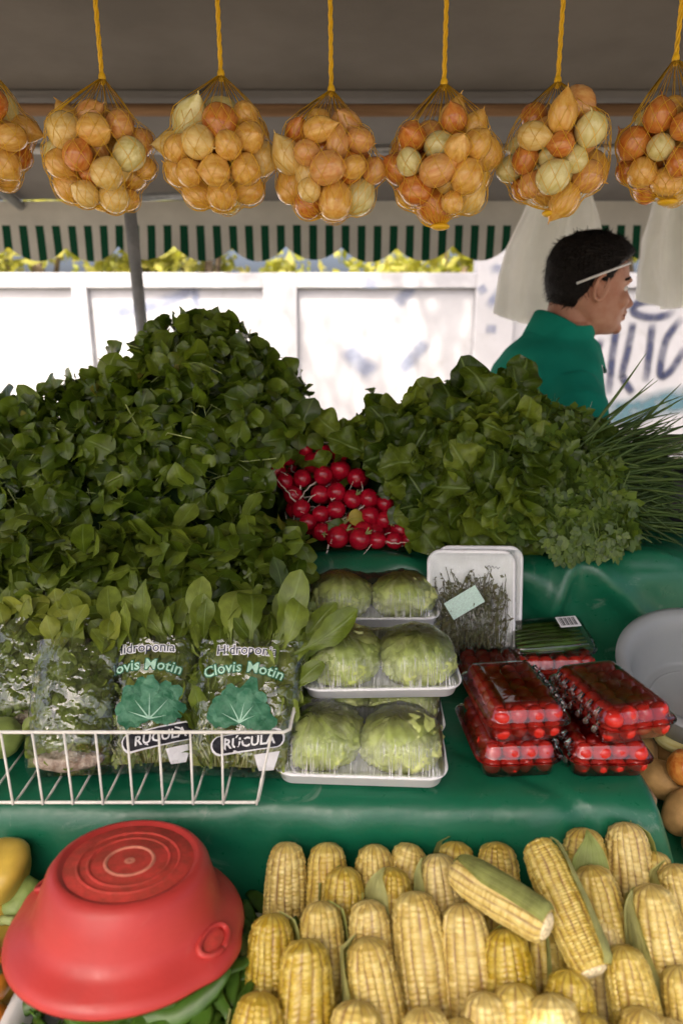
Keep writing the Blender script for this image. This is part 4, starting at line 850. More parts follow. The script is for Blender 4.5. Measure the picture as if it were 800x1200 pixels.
# watercress bags
def cress_bag(loc, rot, label, seed, Wb, Lb, ntop):
    r = np.random.default_rng(seed); t = thing('watercress_bag', label, 'salad bag', loc, rot); zf = film_bag(t, Wb, Lb, 0.045, seed)
    filling(t, zf, Wb, Lb, 'leaf_cress_bag', seed)
    inner = []
    for i in range(420): x = r.uniform(-0.36, 0.36) * Wb; y = r.uniform(0.12, 0.90) * Lb; inner.append(frame((x, y, zf(x, y) * r.uniform(0.5, 0.85) - 0.004), (r.normal(), r.normal() + 0.4, 0.05), (r.normal() * 0.4, r.normal() * 0.4, 1), r.uniform(0.35, 0.62)))
    scatter(t, SMALL, inner, 0, 'leaf_rocket', mass='packed_leaves', world=False)
    rb, rf = blob_vf(20, 10, lambda a, p: (0.36 * Wb * math.sin(p) * math.cos(a), 0.02 + 0.015 * math.cos(p), 0.018 + 0.014 * math.sin(p) * math.sin(a))); rb = rb + np.array([[0.003 * nz(*(q * 90)) for _ in range(3)] for q in rb]); obj('root_pad', mesh('root_pad', rb, rf, 'root_pad'), t)
    tops = [frame((r.uniform(-0.45, 0.45) * Wb, r.uniform(0.8, 1.05) * Lb, r.uniform(-0.01, 0.03)), (r.normal() * 0.5, 1, r.uniform(-0.1, 0.5)), (r.normal() * 0.5, r.normal() * 0.4, 1), r.uniform(0.8, 1.2)) for i in range(ntop)]
    scatter(t, SMALL, tops, ntop, 'leaf_rocket', world=False); return t
SMALL = variants('round', 7, 0.045, 0.034, 'leaf_cress_bag', 800)
cress_bag((-0.372, 0.81, 0.950), (AB, 0, 0.06), 'plain clear bag of watercress with pale roots in the basket', 711, 0.135, 0.185, 18)
cress_bag((-0.475, 0.90, 0.956), (AB, 0, 0.03), 'open clear bag of watercress at the far basket end, film flaring up', 712, 0.19, 0.17, 60)
# loose crinkled film flaring above the watercress bags
V = []; nx, ny = 34, 24
for i in range(nx):
    for j in range(ny):
        u, v = i / (nx - 1), j / (ny - 1); px = -40 + 185 * u; py = 782 - 100 * v - 10 * math.sin(u * 4); p = at_h(px, py, 1.0 + 0.10 * v); p = p + np.array([0, 0.02 * nz(u * 6, v * 6, 2), 0.02 * nz(u * 7, v * 5, 9)]); V.append(p)
fl = obj('plastic_film', mesh('plastic_film', V, grid_faces(nx, ny), 'film_bag')); tag(fl, 'crumpled clear film pulled up over the watercress bag tops', 'plastic film')

# ------------------------------------------------------------------ wire basket
bk = thing('wire_basket', 'white coated wire basket holding the salad bags', 'basket', (-0.36, 0.9, ZT2 + 0.006))
def wire(name, pts, r=0.0017): V, F = tube(np.array(pts) - np.array([-0.36, 0.9, ZT2 + 0.006]), r, 7); return obj(name, mesh(name, V, F, 'wire_white'), bk)
ztop = ZT2 + 0.092; yf, yb = 0.772, 1.03
fr_r = at_z(339, 858, ztop); fr_b = at_z(302, 941, ZT2 + 0.008); yf = fr_r[1]; yfb = fr_b[1]; xr, xb = fr_r[0], fr_b[0]; xl = -0.66
wire('top_rail', [(xl, yf, ztop), (xr - 0.008, yf, ztop), (xr, yf + 0.006, ztop), (xr + 0.012, yb, ztop + 0.004), (xr + 0.006, yb + 0.008, ztop + 0.004), (xl, yb + 0.008, ztop)], 0.0024)
wire('bottom_rail', [(xl, yfb, ZT2 + 0.009), (xb - 0.004, yfb, ZT2 + 0.009), (xb, yfb + 0.004, ZT2 + 0.009), (xb + 0.01, yb - 0.02, ZT2 + 0.009), (xl, yb - 0.02, ZT2 + 0.009)], 0.0022)
for i in range(15):
    pt_, pb_ = (318, 301) if i == 0 else (297 - 37.0 * i, 297 - 35.0 * i)
    xt = at_z(pt_, 860, ztop)[0]; xx = at_z(pb_, 941, ZT2 + 0.008)[0]
    wire('upright_wire', [(xt, yf - 0.003, ztop), (xx, yfb - 0.003, ZT2 + 0.008), (xx, yfb + 0.02, ZT2 + 0.0065), (xx, yb - 0.02, ZT2 + 0.0065)])
for j in range(5): y = yf + 0.05 + 0.045 * j; wire('side_wire', [(xr + 0.004 + 0.01 * j / 5, y, ztop), (xb + 0.006, y, ZT2 + 0.010), (xb - 0.03, y, ZT2 + 0.009)])
# pale green chayotes
def chayote_vf(seed):
    r = np.random.default_rng(seed)
    def f(a, p): k = 1 + 0.10 * math.cos(p) ; q = 1 + 0.06 * math.cos(5 * a); return (0.032 * math.sin(p) * math.cos(a) * k * q, 0.028 * math.sin(p) * math.sin(a) * k * q, 0.046 * math.cos(p) * (1 - 0.06 * (p < 0.3)))
    V, F = blob_vf(24, 16, f); V += np.array([[0.0025 * nz(*(q * 60 + seed))] * 3 for q in V]); return V, F
for i, (px, py, h, rot, lb) in enumerate(((2, 900, 0.86, (1.2, 0.3, 0.9), 'pale green chayote with a brown end at the basket end'), (26, 893, 0.93, (0.3, 1.4, 0.2), 'pale green chayote lying behind the other chayote'))):
    p = at_h(px, py, h); p[2] = ZT2 + 0.036; o = obj('chayote', mesh('chayote', *chayote_vf(i), 'chayote'), None, Matrix.Translation(Vector(p)) @ Euler(rot).to_matrix().to_4x4()); tag(o, lb, 'chayote')

# ------------------------------------------------------------------ lettuce trays
def tray_vf(w, d, h): return rings(w, d, 0.022, [(0.007, 0.0), (0.003, 0.002), (-0.001, h - 0.004), (-0.005, h - 0.002), (-0.006, h + 0.001), (-0.004, h + 0.002), (0.004, h), (0.016, 0.006), (0.03, 0.005)])
def head_vf(seed):
    r = np.random.default_rng(seed); o = r.random(3) * 9
    def f(a, p):
        d = np.array([math.sin(p) * math.cos(a), math.sin(p) * math.sin(a), math.cos(p)])
        w = d * 2.0 + o; q = nz(*w); rid = abs(nz(*(w * 1.7 + 3 * q))); fine = nz(*(w * 6)); fd = abs(nz(*(np.array([d[0] * 7 + 2 * q, d[1] * 7, d[2] * 3]) + o))); k = 1 + 0.05 * q - 0.11 * (0.22 - min(0.22, rid)) / 0.22 + 0.03 * fine - 0.05 * (0.25 - min(0.25, fd)) / 0.25
        fold = 0.02 * math.sin(a * 9 + 4 * q + 3 * p); k += fold
        sq = 1 + 0.16 * (abs(d[0] * d[1]) * 2) ** 1.2 * (1 - d[2] ** 2); return (d[0] * k * 0.0535 * sq, d[1] * k * 0.056 * sq, max(-0.030, d[2] * k * 0.039))
    V, F = blob_vf(84, 46, f); uv = np.array([(0.5 + 0.5 * math.sin(2 * math.pi * i / 84 * 3), j / 45) for i in range(84) for j in range(46)]); return V, F, uv
HEADS = [mesh('lettuce_head', *head_vf(i)[:2], 'leaf_lettuce', True, head_vf(i)[2]) for i in range(4)]
def outer_leaf(seed):                                     # wrapped leaf shell with a wavy edge
    r = np.random.default_rng(seed); V, U = [], []; o = r.random() * 9; nu, nv = 32, 20; span = r.uniform(1.5, 2.2)
    for i in range(nu):
        for j in range(nv):
            u, v = i / (nu - 1), j / (nv - 1); a = (u - 0.5) * span * (0.55 + 0.45 * math.sin(math.pi * (0.15 + 0.8 * v))); e = 1.35 - 1.55 * v * (1 - 0.10 * math.cos(6 * u + o)); ed = max(abs(2 * u - 1), v) ** 4
            k = 1.035 + 0.07 * nz(u * 5 + o, v * 5) * (0.4 + ed) + 0.025 * math.sin(u * 26 + 6 * nz(u * 3, v * 3, o)) * (0.3 + v) + 0.05 * nz(u * 11, v * 9, o); p = math.pi / 2 - (math.pi / 2 - e); el = 1.57 - e
            V.append((0.0525 * k * math.cos(a) * math.sin(math.pi / 2 - el + 0.0), 0.056 * k * math.sin(a) * math.sin(math.pi / 2 - el), 0.039 * k * math.cos(math.pi / 2 - el))); U.append((u, v))
    return mesh('outer_leaf', V, grid_faces(nu, nv), 'leaf_lettuce', True, U)
OUT = [outer_leaf(40 + i) for i in range(5)]
def wrap_me(w, d, h, heads):
    n = 54; X = np.linspace(-1, 1, n); gx, gy = np.meshgrid(X, X, indexing='ij')
    # square-to-rounded mapping
    px = gx * np.sqrt(1 - 0.10 * gy ** 2 * gx ** 2) * (w / 2 + 0.004); py = gy * np.sqrt(1 - 0.10 * gx ** 2 * gy ** 2) * (d / 2 + 0.004)
    ob = np.full((n, n), h + 0.002)
    for cx, cy, cz, sx, sy, sz in heads:
        q = 1 - ((px - cx) / sx) ** 2 - ((py - cy) / sy) ** 2; ob = np.maximum(ob, np.where(q > 0, cz + sz * np.sqrt(np.clip(q, 0, None)), 0))
    Z = ob.copy(); bd = np.zeros((n, n), bool); bd[0] = bd[-1] = True; bd[:, 0] = bd[:, -1] = True; Z[bd] = h + 0.002; ob[bd] = h + 0.002
    for _ in range(260):
        A = Z.copy(); A[1:-1, 1:-1] = (Z[:-2, 1:-1] + Z[2:, 1:-1] + Z[1:-1, :-2] + Z[1:-1, 2:]) / 4; Z = np.maximum(ob, A); Z[bd] = h + 0.002
    V = np.stack([px, py, Z], 2).reshape(-1, 3); V[:, 2] += [0.0008 * math.sin(x * 260 + 20 * y) * min(1, max(0, (z - h) * 60)) for x, y, z in V]
    V = np.r_[V, np.zeros((0, 3))]; F = grid_faces(n, n)
    # skirt drawn under the tray
    per = [(i, 0) for i in range(n)] + [(n - 1, j) for j in range(1, n)] + [(i, n - 1) for i in range(n - 2, -1, -1)] + [(0, j) for j in range(n - 2, 0, -1)]
    idx = [i * n + j for i, j in per]; k = len(V); low = V[idx].copy(); low[:, :2] *= 0.985; m = len(idx)
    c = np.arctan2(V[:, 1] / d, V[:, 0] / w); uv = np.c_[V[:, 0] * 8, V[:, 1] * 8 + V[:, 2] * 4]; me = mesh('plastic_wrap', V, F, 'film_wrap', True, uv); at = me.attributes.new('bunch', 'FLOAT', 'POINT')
    e = np.maximum(np.abs(V[:, 0]) / (w / 2), np.abs(V[:, 1]) / (d / 2)); at.data.foreach_set('value', np.clip((e - 0.70) / 0.2, 0, 1) * (0.35 + 0.65 * (np.sin(V[:, 0] * 47 + 1.3 * np.sin(V[:, 1] * 31)) > -0.2)) * np.clip(1.25 - np.clip(V[:, 2] - h, 0, 1) / 0.045, 0, 1)); return me  # mask for the painted reflection streaks, strongest low near the tray rim
TW, TD, TH = 0.212, 0.116, 0.020
hd = [(-0.052, 0.000, 0.038, 0.056, 0.060, 0.043), (0.053, -0.002, 0.038, 0.056, 0.060, 0.043)]
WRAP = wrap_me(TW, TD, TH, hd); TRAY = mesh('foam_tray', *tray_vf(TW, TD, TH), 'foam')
def lettuce_tray(px, py, z, rz, label, seed, tilt=0.0):
    r = np.random.default_rng(seed); p = at_z(px, py, z); p[1] += TD / 2 - 0.01
    t = thing('lettuce_tray', label, 'lettuce tray', p, (tilt, 0, rz), group='film wrapped lettuce trays'); t.scale = (1.07, 1.07, 1.05)
    obj('foam_tray', TRAY, t)
    for k, (cx, cy, cz, *_s) in enumerate(hd):
        hrot = r.random() * 6.28; o = obj('lettuce_head', HEADS[r.integers(4)], t, Matrix.Translation((cx, cy, cz - 0.002)) @ Euler((r.normal() * 0.1, r.normal() * 0.1, (r.random() - 0.5) * 0.5)).to_matrix().to_4x4())
        for q in range(5): obj('outer_leaf', OUT[(q + k + seed) % 5], o, Euler((r.normal() * 0.15, r.normal() * 0.15, hrot + q * 1.26)).to_matrix().to_4x4() @ Matrix.Scale(1.0 - 0.012 * q, 4))
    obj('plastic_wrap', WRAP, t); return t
lettuce_tray(424, 916, ZT2 + 0.003, -0.05, 'film wrapped foam tray of two lettuces standing alone at the cloth edge', 1)
lettuce_tray(430, 865, ZT2 + 0.003, -0.02, 'film wrapped lettuce tray mostly hidden beneath the middle tray', 2)
lettuce_tray(446, 812, ZT2 + 0.080, 0.03, 'film wrapped lettuce tray resting on a hidden tray behind the front one', 3, 0.06)
lettuce_tray(440, 792, ZT2 + 0.003, 0.02, 'lowest film wrapped lettuce tray against the riser', 4)
lettuce_tray(436, 733, ZT2 + 0.095, 0.0, 'rearmost upper lettuce tray under the radishes', 5)

# ------------------------------------------------------------------ herb trays
def herb_tray(pb, rot, label, seed, herbs=True):
    r = np.random.default_rng(seed); t = thing('thyme_tray', label, 'herb tray', pb, rot); w, d = 0.152, 0.215
    V, F = rings(w, d, 0.022, [(0.014, 0.0), (0.004, 0.002), (0.0, 0.016), (-0.003, 0.018), (0.001, 0.019), (0.007, 0.017), (0.013, 0.006), (0.03, 0.005)]); V = V + np.array([0, d / 2, 0]); obj('foam_tray', mesh('foam_tray', V, F, 'foam'), t)
    if herbs:
        parts = []
        for i in range(330):
            x = r.uniform(-0.052, 0.052); y0 = r.uniform(0.012, 0.09); L = r.uniform(0.05, 0.10); a = r.normal() * 0.22; z = r.uniform(0.008, 0.026); pts = []
            for k in np.linspace(0, 1, 5): pts.append((np.clip(x + math.sin(a) * L * k + 0.006 * r.normal() * k, -0.064, 0.064), y0 + math.cos(a) * L * k, z + 0.003 * r.normal()))
            parts.append(tube(pts, 0.0009, 3, False))
            for q in range(5):
                b = np.array(pts[r.integers(1, 5)]); d1 = r.normal(size=3) * 0.004; d2 = r.normal(size=3) * 0.0022; parts.append((np.array([b, b + d1 + d2, b + d1 * 1.6, b + d1 - d2]), [(0, 1, 2, 3)]))
        obj('thyme_sprigs', mesh('thyme_sprigs', *join(*parts), 'thyme', False), t, kind='stuff')
        V, F = bevbox(-0.032, 0.032, -0.017, 0.017, 0, 0.0008, 0.0003); obj('price_sticker', mesh('price_sticker', V, F, 'label_mint', False), t, Matrix.Translation((-0.014, 0.125, 0.0325)) @ Euler((0, 0, 0.55)).to_matrix().to_4x4())
        pts = [(0.030 + 0.0032 * k, 0.186 + 0.004 * (k % 2) - 0.0005 * k, 0.0085) for k in range(8)]; obj('pen_scribble', mesh('pen_scribble', *tube(pts, 0.0006, 4), 'black_print'), t)
    n = 34; V = []; uv = []
    for i in range(n):
        for j in range(n):
            x = (i / (n - 1) - 0.5) * (w + 0.004); y = j / (n - 1) * (d + 0.004) - 0.002; e = min(i, n - 1 - i, j, n - 1 - j); bul = 0.012 * math.exp(-((y - 0.08) / 0.055) ** 2) * math.exp(-(x / 0.055) ** 2) if herbs else 0
            V.append((x, y, (0.020 + bul + 0.0015 * nz(x * 60, y * 25, seed)) if e > 0 else 0.012)); uv.append((x * 8, y * 8))
    me = mesh('plastic_wrap', V, grid_faces(n, n), 'film_wrap', True, uv); at = me.attributes.new('bunch', 'FLOAT', 'POINT'); at.data.foreach_set('value', [0.75 * sstep(0.02, 0.06, v_[0]) * (1 - sstep(0.10, 0.15, v_[1])) for v_ in V]); obj('plastic_wrap', me, t); return t  # bunch here masks the same painted white streaks, low on one side
pb = at_z(549, 798, ZT2 + 0.004); herb_tray((at_h(549, 786, 1.118)[0], 1.118, ZT2 + 0.006), (math.radians(74), 0, -0.03), 'upright foam tray of dried thyme with a mint price sticker', 61)
herb_tray((at_h(556, 786, 1.152)[0], 1.148, ZT2 + 0.006), (math.radians(78), 0, -0.03), 'plain wrapped foam tray leaning on the riser behind the thyme', 62, False)

# ------------------------------------------------------------------ tomato clamshells
TOM = [mesh('tomato', *blob_vf(12, 9, (lambda s: lambda a, p: (math.sin(p) * math.cos(a), math.sin(p) * math.sin(a) * (1 + 0.1 * s), math.cos(p) * (0.94 - 0.05 * s) - 0.06 * (p < 0.2)))(s)), 'tomato') for s in (0, 1, 2)]
CWD, CDP = 0.112, 0.152
def ribs(p, z):
    q = p.copy(); side = np.abs(np.abs(p[:, 0]) - np.abs(p[:, 0]).max()) < 0.004; return q
def shell(lv, nm):
    V, F = rings(CWD, CDP, 0.020, lv, 8, True, True); return V, F
def side_ribs(z0, z1, side):
    parts = []
    for s in (side,):
        for k in range(6):
            y = -0.050 + 0.020 * k; parts.append(tube([(s * (CWD / 2 - 0.004), y, z0), (s * (CWD / 2 + 0.0015), y, (z0 + z1) / 2), (s * (CWD / 2 - 0.006), y, z1)], 0.0036, 8))
    return parts
BASE = {k_: mesh('container_base', *join(rings(CWD, CDP, 0.020, [(0.010, 0.0), (0.005, 0.003), (0.002, 0.024), (-0.001, 0.027), (-0.006, 0.0275)], 8, True, False), *side_ribs(0.006, 0.025, k_)), 'clear_pet') for k_ in (-1, 1)}
LID = {k_: mesh('lid', *join(rings(CWD, CDP, 0.020, [(-0.006, 0.0285), (-0.001, 0.029), (0.003, 0.033), (0.007, 0.046), (0.012, 0.051), (0.020, 0.053), (0.024, 0.0525), (0.026, 0.0515)], 8, False, True), *side_ribs(0.031, 0.048, k_)), 'clear_pet') for k_ in (-1, 1)}
def punnet(px, py, z, rz, label, seed, tilt=0.0, base=None):
    r = np.random.default_rng(seed); p = np.array(base, float) if base is not None else at_z(px, py, z); 
    if base is None: p[1] += CDP / 2 * math.cos(rz) - 0.008
    t = thing('tomato_punnet', label, 'tomato punnet', p, (tilt, 0, rz), group='clear punnets of small tomatoes')
    for iz in range(2):
        for ix in range(4):
            for iy in range(6):
                off = 0.006 * (iz % 2); rad = r.uniform(0.0118, 0.0138)
                obj('tomato', TOM[r.integers(3)], t, Matrix.Translation((-0.0368 + 0.0246 * ix + r.normal() * 0.001, -0.060 + 0.0238 * iy + r.normal() * 0.001, 0.0145 + 0.0215 * iz)) @ Euler((r.normal(), r.normal(), r.random() * 6)).to_matrix().to_4x4() @ Matrix.Scale(rad, 4))
    sd = -1 if px > 660 else 1; obj('container_base', BASE[sd], t); obj('lid', LID[sd], t); return t
punnet(604, 910, ZT2 + 0.004, 0.07, 'lower tomato punnet of the stack nearest the lettuce trays', 81)
punnet(612, 868, ZT2 + 0.0580, 0.10, 'upper tomato punnet of the stack nearest the lettuce trays', 82)
punnet(712, 910, ZT2 + 0.004, 0.02, 'lower tomato punnet of the stack near the plastic bowl', 83)
punnet(732, 868, ZT2 + 0.0580, 0.24, 'upper tomato punnet set askew near the plastic bowl', 84)
punnet(586, 826, ZT2 + 0.004, 0.05, 'single tomato punnet behind, against the thyme tray', 85)
# green bean pack with barcode
gp = at_z(664, 792, ZT2 + 0.05); t = thing('green_bean_pack', 'clear clamshell of green beans with barcode sticker behind the tomatoes', 'bean pack', (gp[0], 1.135, ZT2 + 0.048), (0.35, 0, 0.18))
V, F = rings(0.155, 0.085, 0.018, [(0.010, 0.0), (0.004, 0.004), (0.0, 0.014), (-0.005, 0.0145), (-0.005, 0.0155), (0.0, 0.016), (0.003, 0.028), (0.010, 0.034), (0.02, 0.035)]); obj('clamshell', mesh('clamshell', V, F, 'clear_pet'), t)
for i in range(14):
    y = -0.028 + 0.0092 * (i % 7); z = 0.008 + 0.010 * (i // 7); V, F = tube([(-0.066, y, z), (-0.02, y + R.normal() * 0.002, z + 0.002), (0.03, y + R.normal() * 0.002, z + 0.001), (0.066, y, z)], [0.002, 0.0046, 0.0046, 0.0015], 8); obj('green_bean', mesh('green_bean', V, F, 'pea'), t)
V, F = bevbox(0.022, 0.062, 0.004, 0.030, 0.0352, 0.0358, 0.0002); lb = obj('barcode_sticker', mesh('barcode_sticker', V, F, 'white_print', False), t)
bars = [box(0.025 + 0.0026 * k, 0.025 + 0.0026 * k + 0.0008 + 0.0006 * (k * 7 % 3), 0.008, 0.027, 0.0359, 0.0361) for k in range(13)]; obj('barcode_bars', mesh('barcode_bars', *join(*bars), 'black_print', False), lb)
V, F = bevbox(-0.08, 0.08, -0.04, 0.045, -0.048, -0.001, 0.004)
# support under the bean pack: a sixth punnet
punnet(0, 0, 0, 1.62, 'tomato punnet lying crosswise under the green bean pack', 86, base=(gp[0] - 0.004, 1.115, ZT2 + 0.004))

# ------------------------------------------------------------------ translucent bowl, potatoes and onions beside
bc = np.array([0.600, 1.03, 0.925])
bw = thing('plastic_bowl', 'translucent white plastic bowl tilted against the green riser', 'bowl', bc, (0.34, -0.10, 0))
V, F = lathe([(0.002, 0.0), (0.085, 0.0), (0.094, 0.006), (0.112, 0.060), (0.122, 0.090), (0.130, 0.094), (0.139, 0.093), (0.139, 0.096), (0.130, 0.0975), (0.119, 0.094), (0.109, 0.062), (0.091, 0.010), (0.083, 0.004), (0.002, 0.004)], 64)
obj('bowl_shell', mesh('bowl_shell', V, F, 'bowl_plastic'), bw)
V, F = lathe([(0.070, 0.0042), (0.072, 0.0058), (0.074, 0.0042)], 48); obj('base_ring', mesh('base_ring', V, F, 'bowl_plastic'), bw)
def potato_vf(seed):
    r = np.random.default_rng(seed); s = np.array([0.040, 0.033, 0.029]) * r.uniform(0.9, 1.1, 3); V, F = blob_vf(24, 16, lambda a, p: (math.sin(p) * math.cos(a) * s[0], math.sin(p) * math.sin(a) * s[1], math.cos(p) * s[2])); V *= np.array([[1 + 0.10 * nz(*(q * 30 + seed * 7))] for q in V]); return V, F
POT = [mesh('potato', *potato_vf(i), 'potato') for i in range(4)]
kp_ = 0
for iy in range(5):
    for ix in range(4):
        x = 0.515 + 0.074 * ix + 0.01 * R.normal(); y = 0.80 + 0.078 * iy; z = 0.805 + 0.030
        tag(obj('potato', POT[R.integers(4)], None, Matrix.Translation((x, y, z)) @ Euler((R.normal() * 0.3, R.normal() * 0.3, R.random() * 6)).to_matrix().to_4x4()), 'yellow skinned potato heaped beside the cloth under the plastic bowl', 'potato', 'potatoes under the bowl')
for i, (px, py, z, m, lb) in enumerate(((778, 828, 0.895, 'onion_gold', 'golden onion wedged beneath the plastic bowl rim'), (792, 862, 0.89, 'onion_pale', 'pale onion beside the potatoes near the cloth corner'), (803, 900, 0.88, 'onion_copper', 'coppery onion at the drop of the green cloth'), (797, 835, 0.89, 'onion_copper', 'coppery onion tucked right under the plastic bowl'))):
    p = at_z(px, py, z); tag(obj('onion', ONION[m][i % 3], None, Matrix.Translation(Vector(p)) @ Euler((0.6 + i, 0.4, i)).to_matrix().to_4x4() @ Matrix.Scale(0.029, 4)), lb, 'onion')

# ------------------------------------------------------------------ scale on the top tier
sc = thing('market_scale', 'black electronic scale with a steel pan on the top tier', 'scale', (0.86, 1.50, ZT3 + 0.004), (0, 0, -0.12))
V, F = rings(0.34, 0.24, 0.03, [(0.015, 0.0), (0.0, 0.012), (0.0, 0.09), (0.02, 0.12), (0.03, 0.125)]); obj('housing', mesh('housing', V, F, 'black_plastic'), sc)
V, F = rings(0.36, 0.26, 0.02, [(0.012, 0.150), (0.0, 0.152), (-0.002, 0.166), (0.004, 0.168), (0.006, 0.158), (0.03, 0.156)]); obj('pan', mesh('pan', V, F, 'steel'), sc)
V, F = lathe([(0.001, 0.124), (0.03, 0.124), (0.03, 0.152), (0.001, 0.152)], 20); obj('pan_post', mesh('pan_post', V, F, 'steel'), sc)
for k in range(6): V, F = bevbox(-0.13 + 0.034 * k, -0.105 + 0.034 * k, -0.1235, -0.1195, 0.045, 0.068, 0.002); obj('key', mesh('key', V, F, 'steel_leg', False), sc)

# ------------------------------------------------------------------ white carrier bags hanging
def carrier(px_l, px_r, py_t, py_b, h, pxn, label, seed):
    n, m = 54, 44; V = []
    for i in range(n):
        for j in range(m):
            u, v = i / (n - 1), j / (m - 1); w = np.interp(v, [0, 0.25, 0.6, 1], [0.28, 0.52, 0.86, 1.0]); c = pxn + (0.5 * (px_l + px_r) - pxn) * min(1, v * 1.3); hw = (px_r - px_l) / 2 * w
            py = py_t + (py_b - py_t) * v * (1 - 0.13 * abs(2 * u - 0.7) ** 2 * v); p = at_h(c + (u - 0.5) * 2 * hw, py, h)
            p[1] += 0.035 * math.sin(u * 15 + seed + 1.2 * math.sin(v * 3)) * (1.1 - 0.6 * v) + 0.03 * nz(u * 3 + seed, v * 2) + 0.012 * nz(u * 14, v * 8, seed); V.append(p)
    k = len(V); V2 = np.array(V); B = V2.copy(); B[:, 1] += 0.03 + 0.02 * np.array([math.sin(q * 0.01) for q in range(k)])
    V = np.r_[V2, B]; F = grid_faces(n, m) + [f[::-1] for f in grid_faces(n, m, off=k)]
    c0 = V.mean(0); t = thing('carrier_bag', label, 'plastic bag', (c0[0], h, V[:, 2].min()), group='white carrier bags hung for customers')
    obj('bag_sheet', mesh('bag_sheet', V, F, 'carrier_plastic'), t, Matrix.Identity(4), world=True)
    top = at_h(pxn, py_t + 6, h); P, Fh = tube([top + np.array([-0.02, 0.01, 0]), (top[0] - 0.01, H1 - 0.02, Z1 + 0.0), (top[0], H1, Z1 + 0.021), (top[0] + 0.01, H1 + 0.02, Z1), top + np.array([0.02, 0.01, 0])], 0.006, 6); obj('handle_loop', mesh('handle_loop', P, Fh, 'carrier_plastic'), t, Matrix.Identity(4), world=True)
carrier(580, 712, 165, 380, 2.42, 668, 'white plastic carrier bags hanging behind the man', 3)
carrier(752, 850, 170, 362, 2.30, 800, 'white plastic carrier bags hanging beyond the man by the wall lettering', 8)

# ------------------------------------------------------------------ the man
PXM = 0.0022; HM = 1.86; hc_ = at_h(690, 335, HM)
YAW_H = math.radians(1)
man = thing('person', 'man in a teal polo shirt facing sideways behind the stall, pen above ear', 'person', (hc_[0] - 0.06, HM, 0.0))
Mb = Vector((hc_[0] - 0.06, HM, 0.0))
def ev_remesh(V, F, vox, smooth, name, m):
    me = mesh('tmp', V, F); ob = bpy.data.objects.new('tmp', me); C.objects.link(ob)
    md = ob.modifiers.new('r', 'REMESH'); md.mode = 'VOXEL'; md.voxel_size = vox; md.use_smooth_shade = True
    if smooth: s = ob.modifiers.new('s', 'SMOOTH'); s.factor = 0.5; s.iterations = smooth
    dg = bpy.context.evaluated_depsgraph_get(); out = bpy.data.meshes.new_from_object(ob.evaluated_get(dg)); bpy.data.objects.remove(ob); bpy.data.meshes.remove(me)
    out.name = name; out.materials.clear(); out.materials.append(MAT[m]); out.polygons.foreach_set('use_smooth', np.ones(len(out.polygons), bool)); return out
def capped(rings_):                                     # list of (n,3) rings -> closed loft
    n = len(rings_[0]); V = np.concatenate(rings_); F = []
    for i in range(len(rings_) - 1):
        for j in range(n): F.append((i * n + j, i * n + (j + 1) % n, (i + 1) * n + (j + 1) % n, (i + 1) * n + j))
    F.append(tuple(range(n - 1, -1, -1))); F.append(tuple(range((len(rings_) - 1) * n, len(rings_) * n))); return V, F
def ell_ring(c, ax, ay, n=24, p=2.0, tiltx=0.0):
    a = np.arange(n) * 2 * math.pi / n; x = np.sign(np.cos(a)) * np.abs(np.cos(a)) ** (2 / p) * ax; y = np.sign(np.sin(a)) * np.abs(np.sin(a)) ** (2 / p) * ay
    return np.c_[c[0] + x, c[1] + y, np.full(n, c[2]) + tiltx * x]
# head in head space: x forward, z up, origin near the ear
HP = [(0.126, 0.010, -0.034, 0.020), (0.121, 0.036, -0.058, 0.040), (0.108, 0.060, -0.078, 0.057), (0.088, 0.078, -0.092, 0.069), (0.064, 0.089, -0.101, 0.0765), (0.037, 0.095, -0.104, 0.079), (0.012, 0.099, -0.102, 0.079), (0.000, 0.096, -0.100, 0.078),
      (-0.012, 0.089, -0.096, 0.077), (-0.030, 0.091, -0.090, 0.075), (-0.046, 0.094, -0.080, 0.072), (-0.062, 0.094, -0.064, 0.069), (-0.080, 0.089, -0.044, 0.065), (-0.096, 0.086, -0.020, 0.058), (-0.110, 0.080, 0.006, 0.048), (-0.122, 0.066, 0.022, 0.034)]
def head_ring(z, fr, bk, w, n=36, grow=0.0):
    a = np.arange(n) * 2 * math.pi / n; cx = np.where(np.cos(a) > 0, fr, -bk); cx = cx + grow; p = 1.0
    return np.c_[np.cos(a) * cx * (1 - 0.10 * np.abs(np.sin(a)) ** 4 * (np.cos(a) > 0)), np.sin(a) * (w + grow), np.full(n, z)]
hparts = [capped([head_ring(*q) for q in HP])]
nose = []
for z, tipx, w, bx in ((0.004, 0.100, 0.009, 0.080), (-0.012, 0.101, 0.009, 0.078), (-0.028, 0.110, 0.011, 0.080), (-0.040, 0.119, 0.014, 0.082), (-0.048, 0.120, 0.016, 0.082), (-0.054, 0.112, 0.014, 0.082), (-0.057, 0.100, 0.010, 0.080)):
    a = np.arange(14) * 2 * math.pi / 14; nose.append(np.c_[(tipx + bx) / 2 + (tipx - bx) / 2 * np.cos(a), w * np.sin(a), np.full(14, z)])
hparts.append(capped(nose))
def ellip(c, s, n=16): V, F = blob_vf(n, 10, lambda a, p: (c[0] + s[0] * math.sin(p) * math.cos(a), c[1] + s[1] * math.sin(p) * math.sin(a), c[2] + s[2] * math.cos(p))); return V, F
hparts += [ellip((0.092, 0, -0.067), (0.012, 0.024, 0.0065)), ellip((0.089, 0, -0.081), (0.012, 0.022, 0.0075)), ellip((0.078, 0, -0.106), (0.016, 0.022, 0.016)), ellip((0.088, 0, 0.012), (0.014, 0.050, 0.009))]
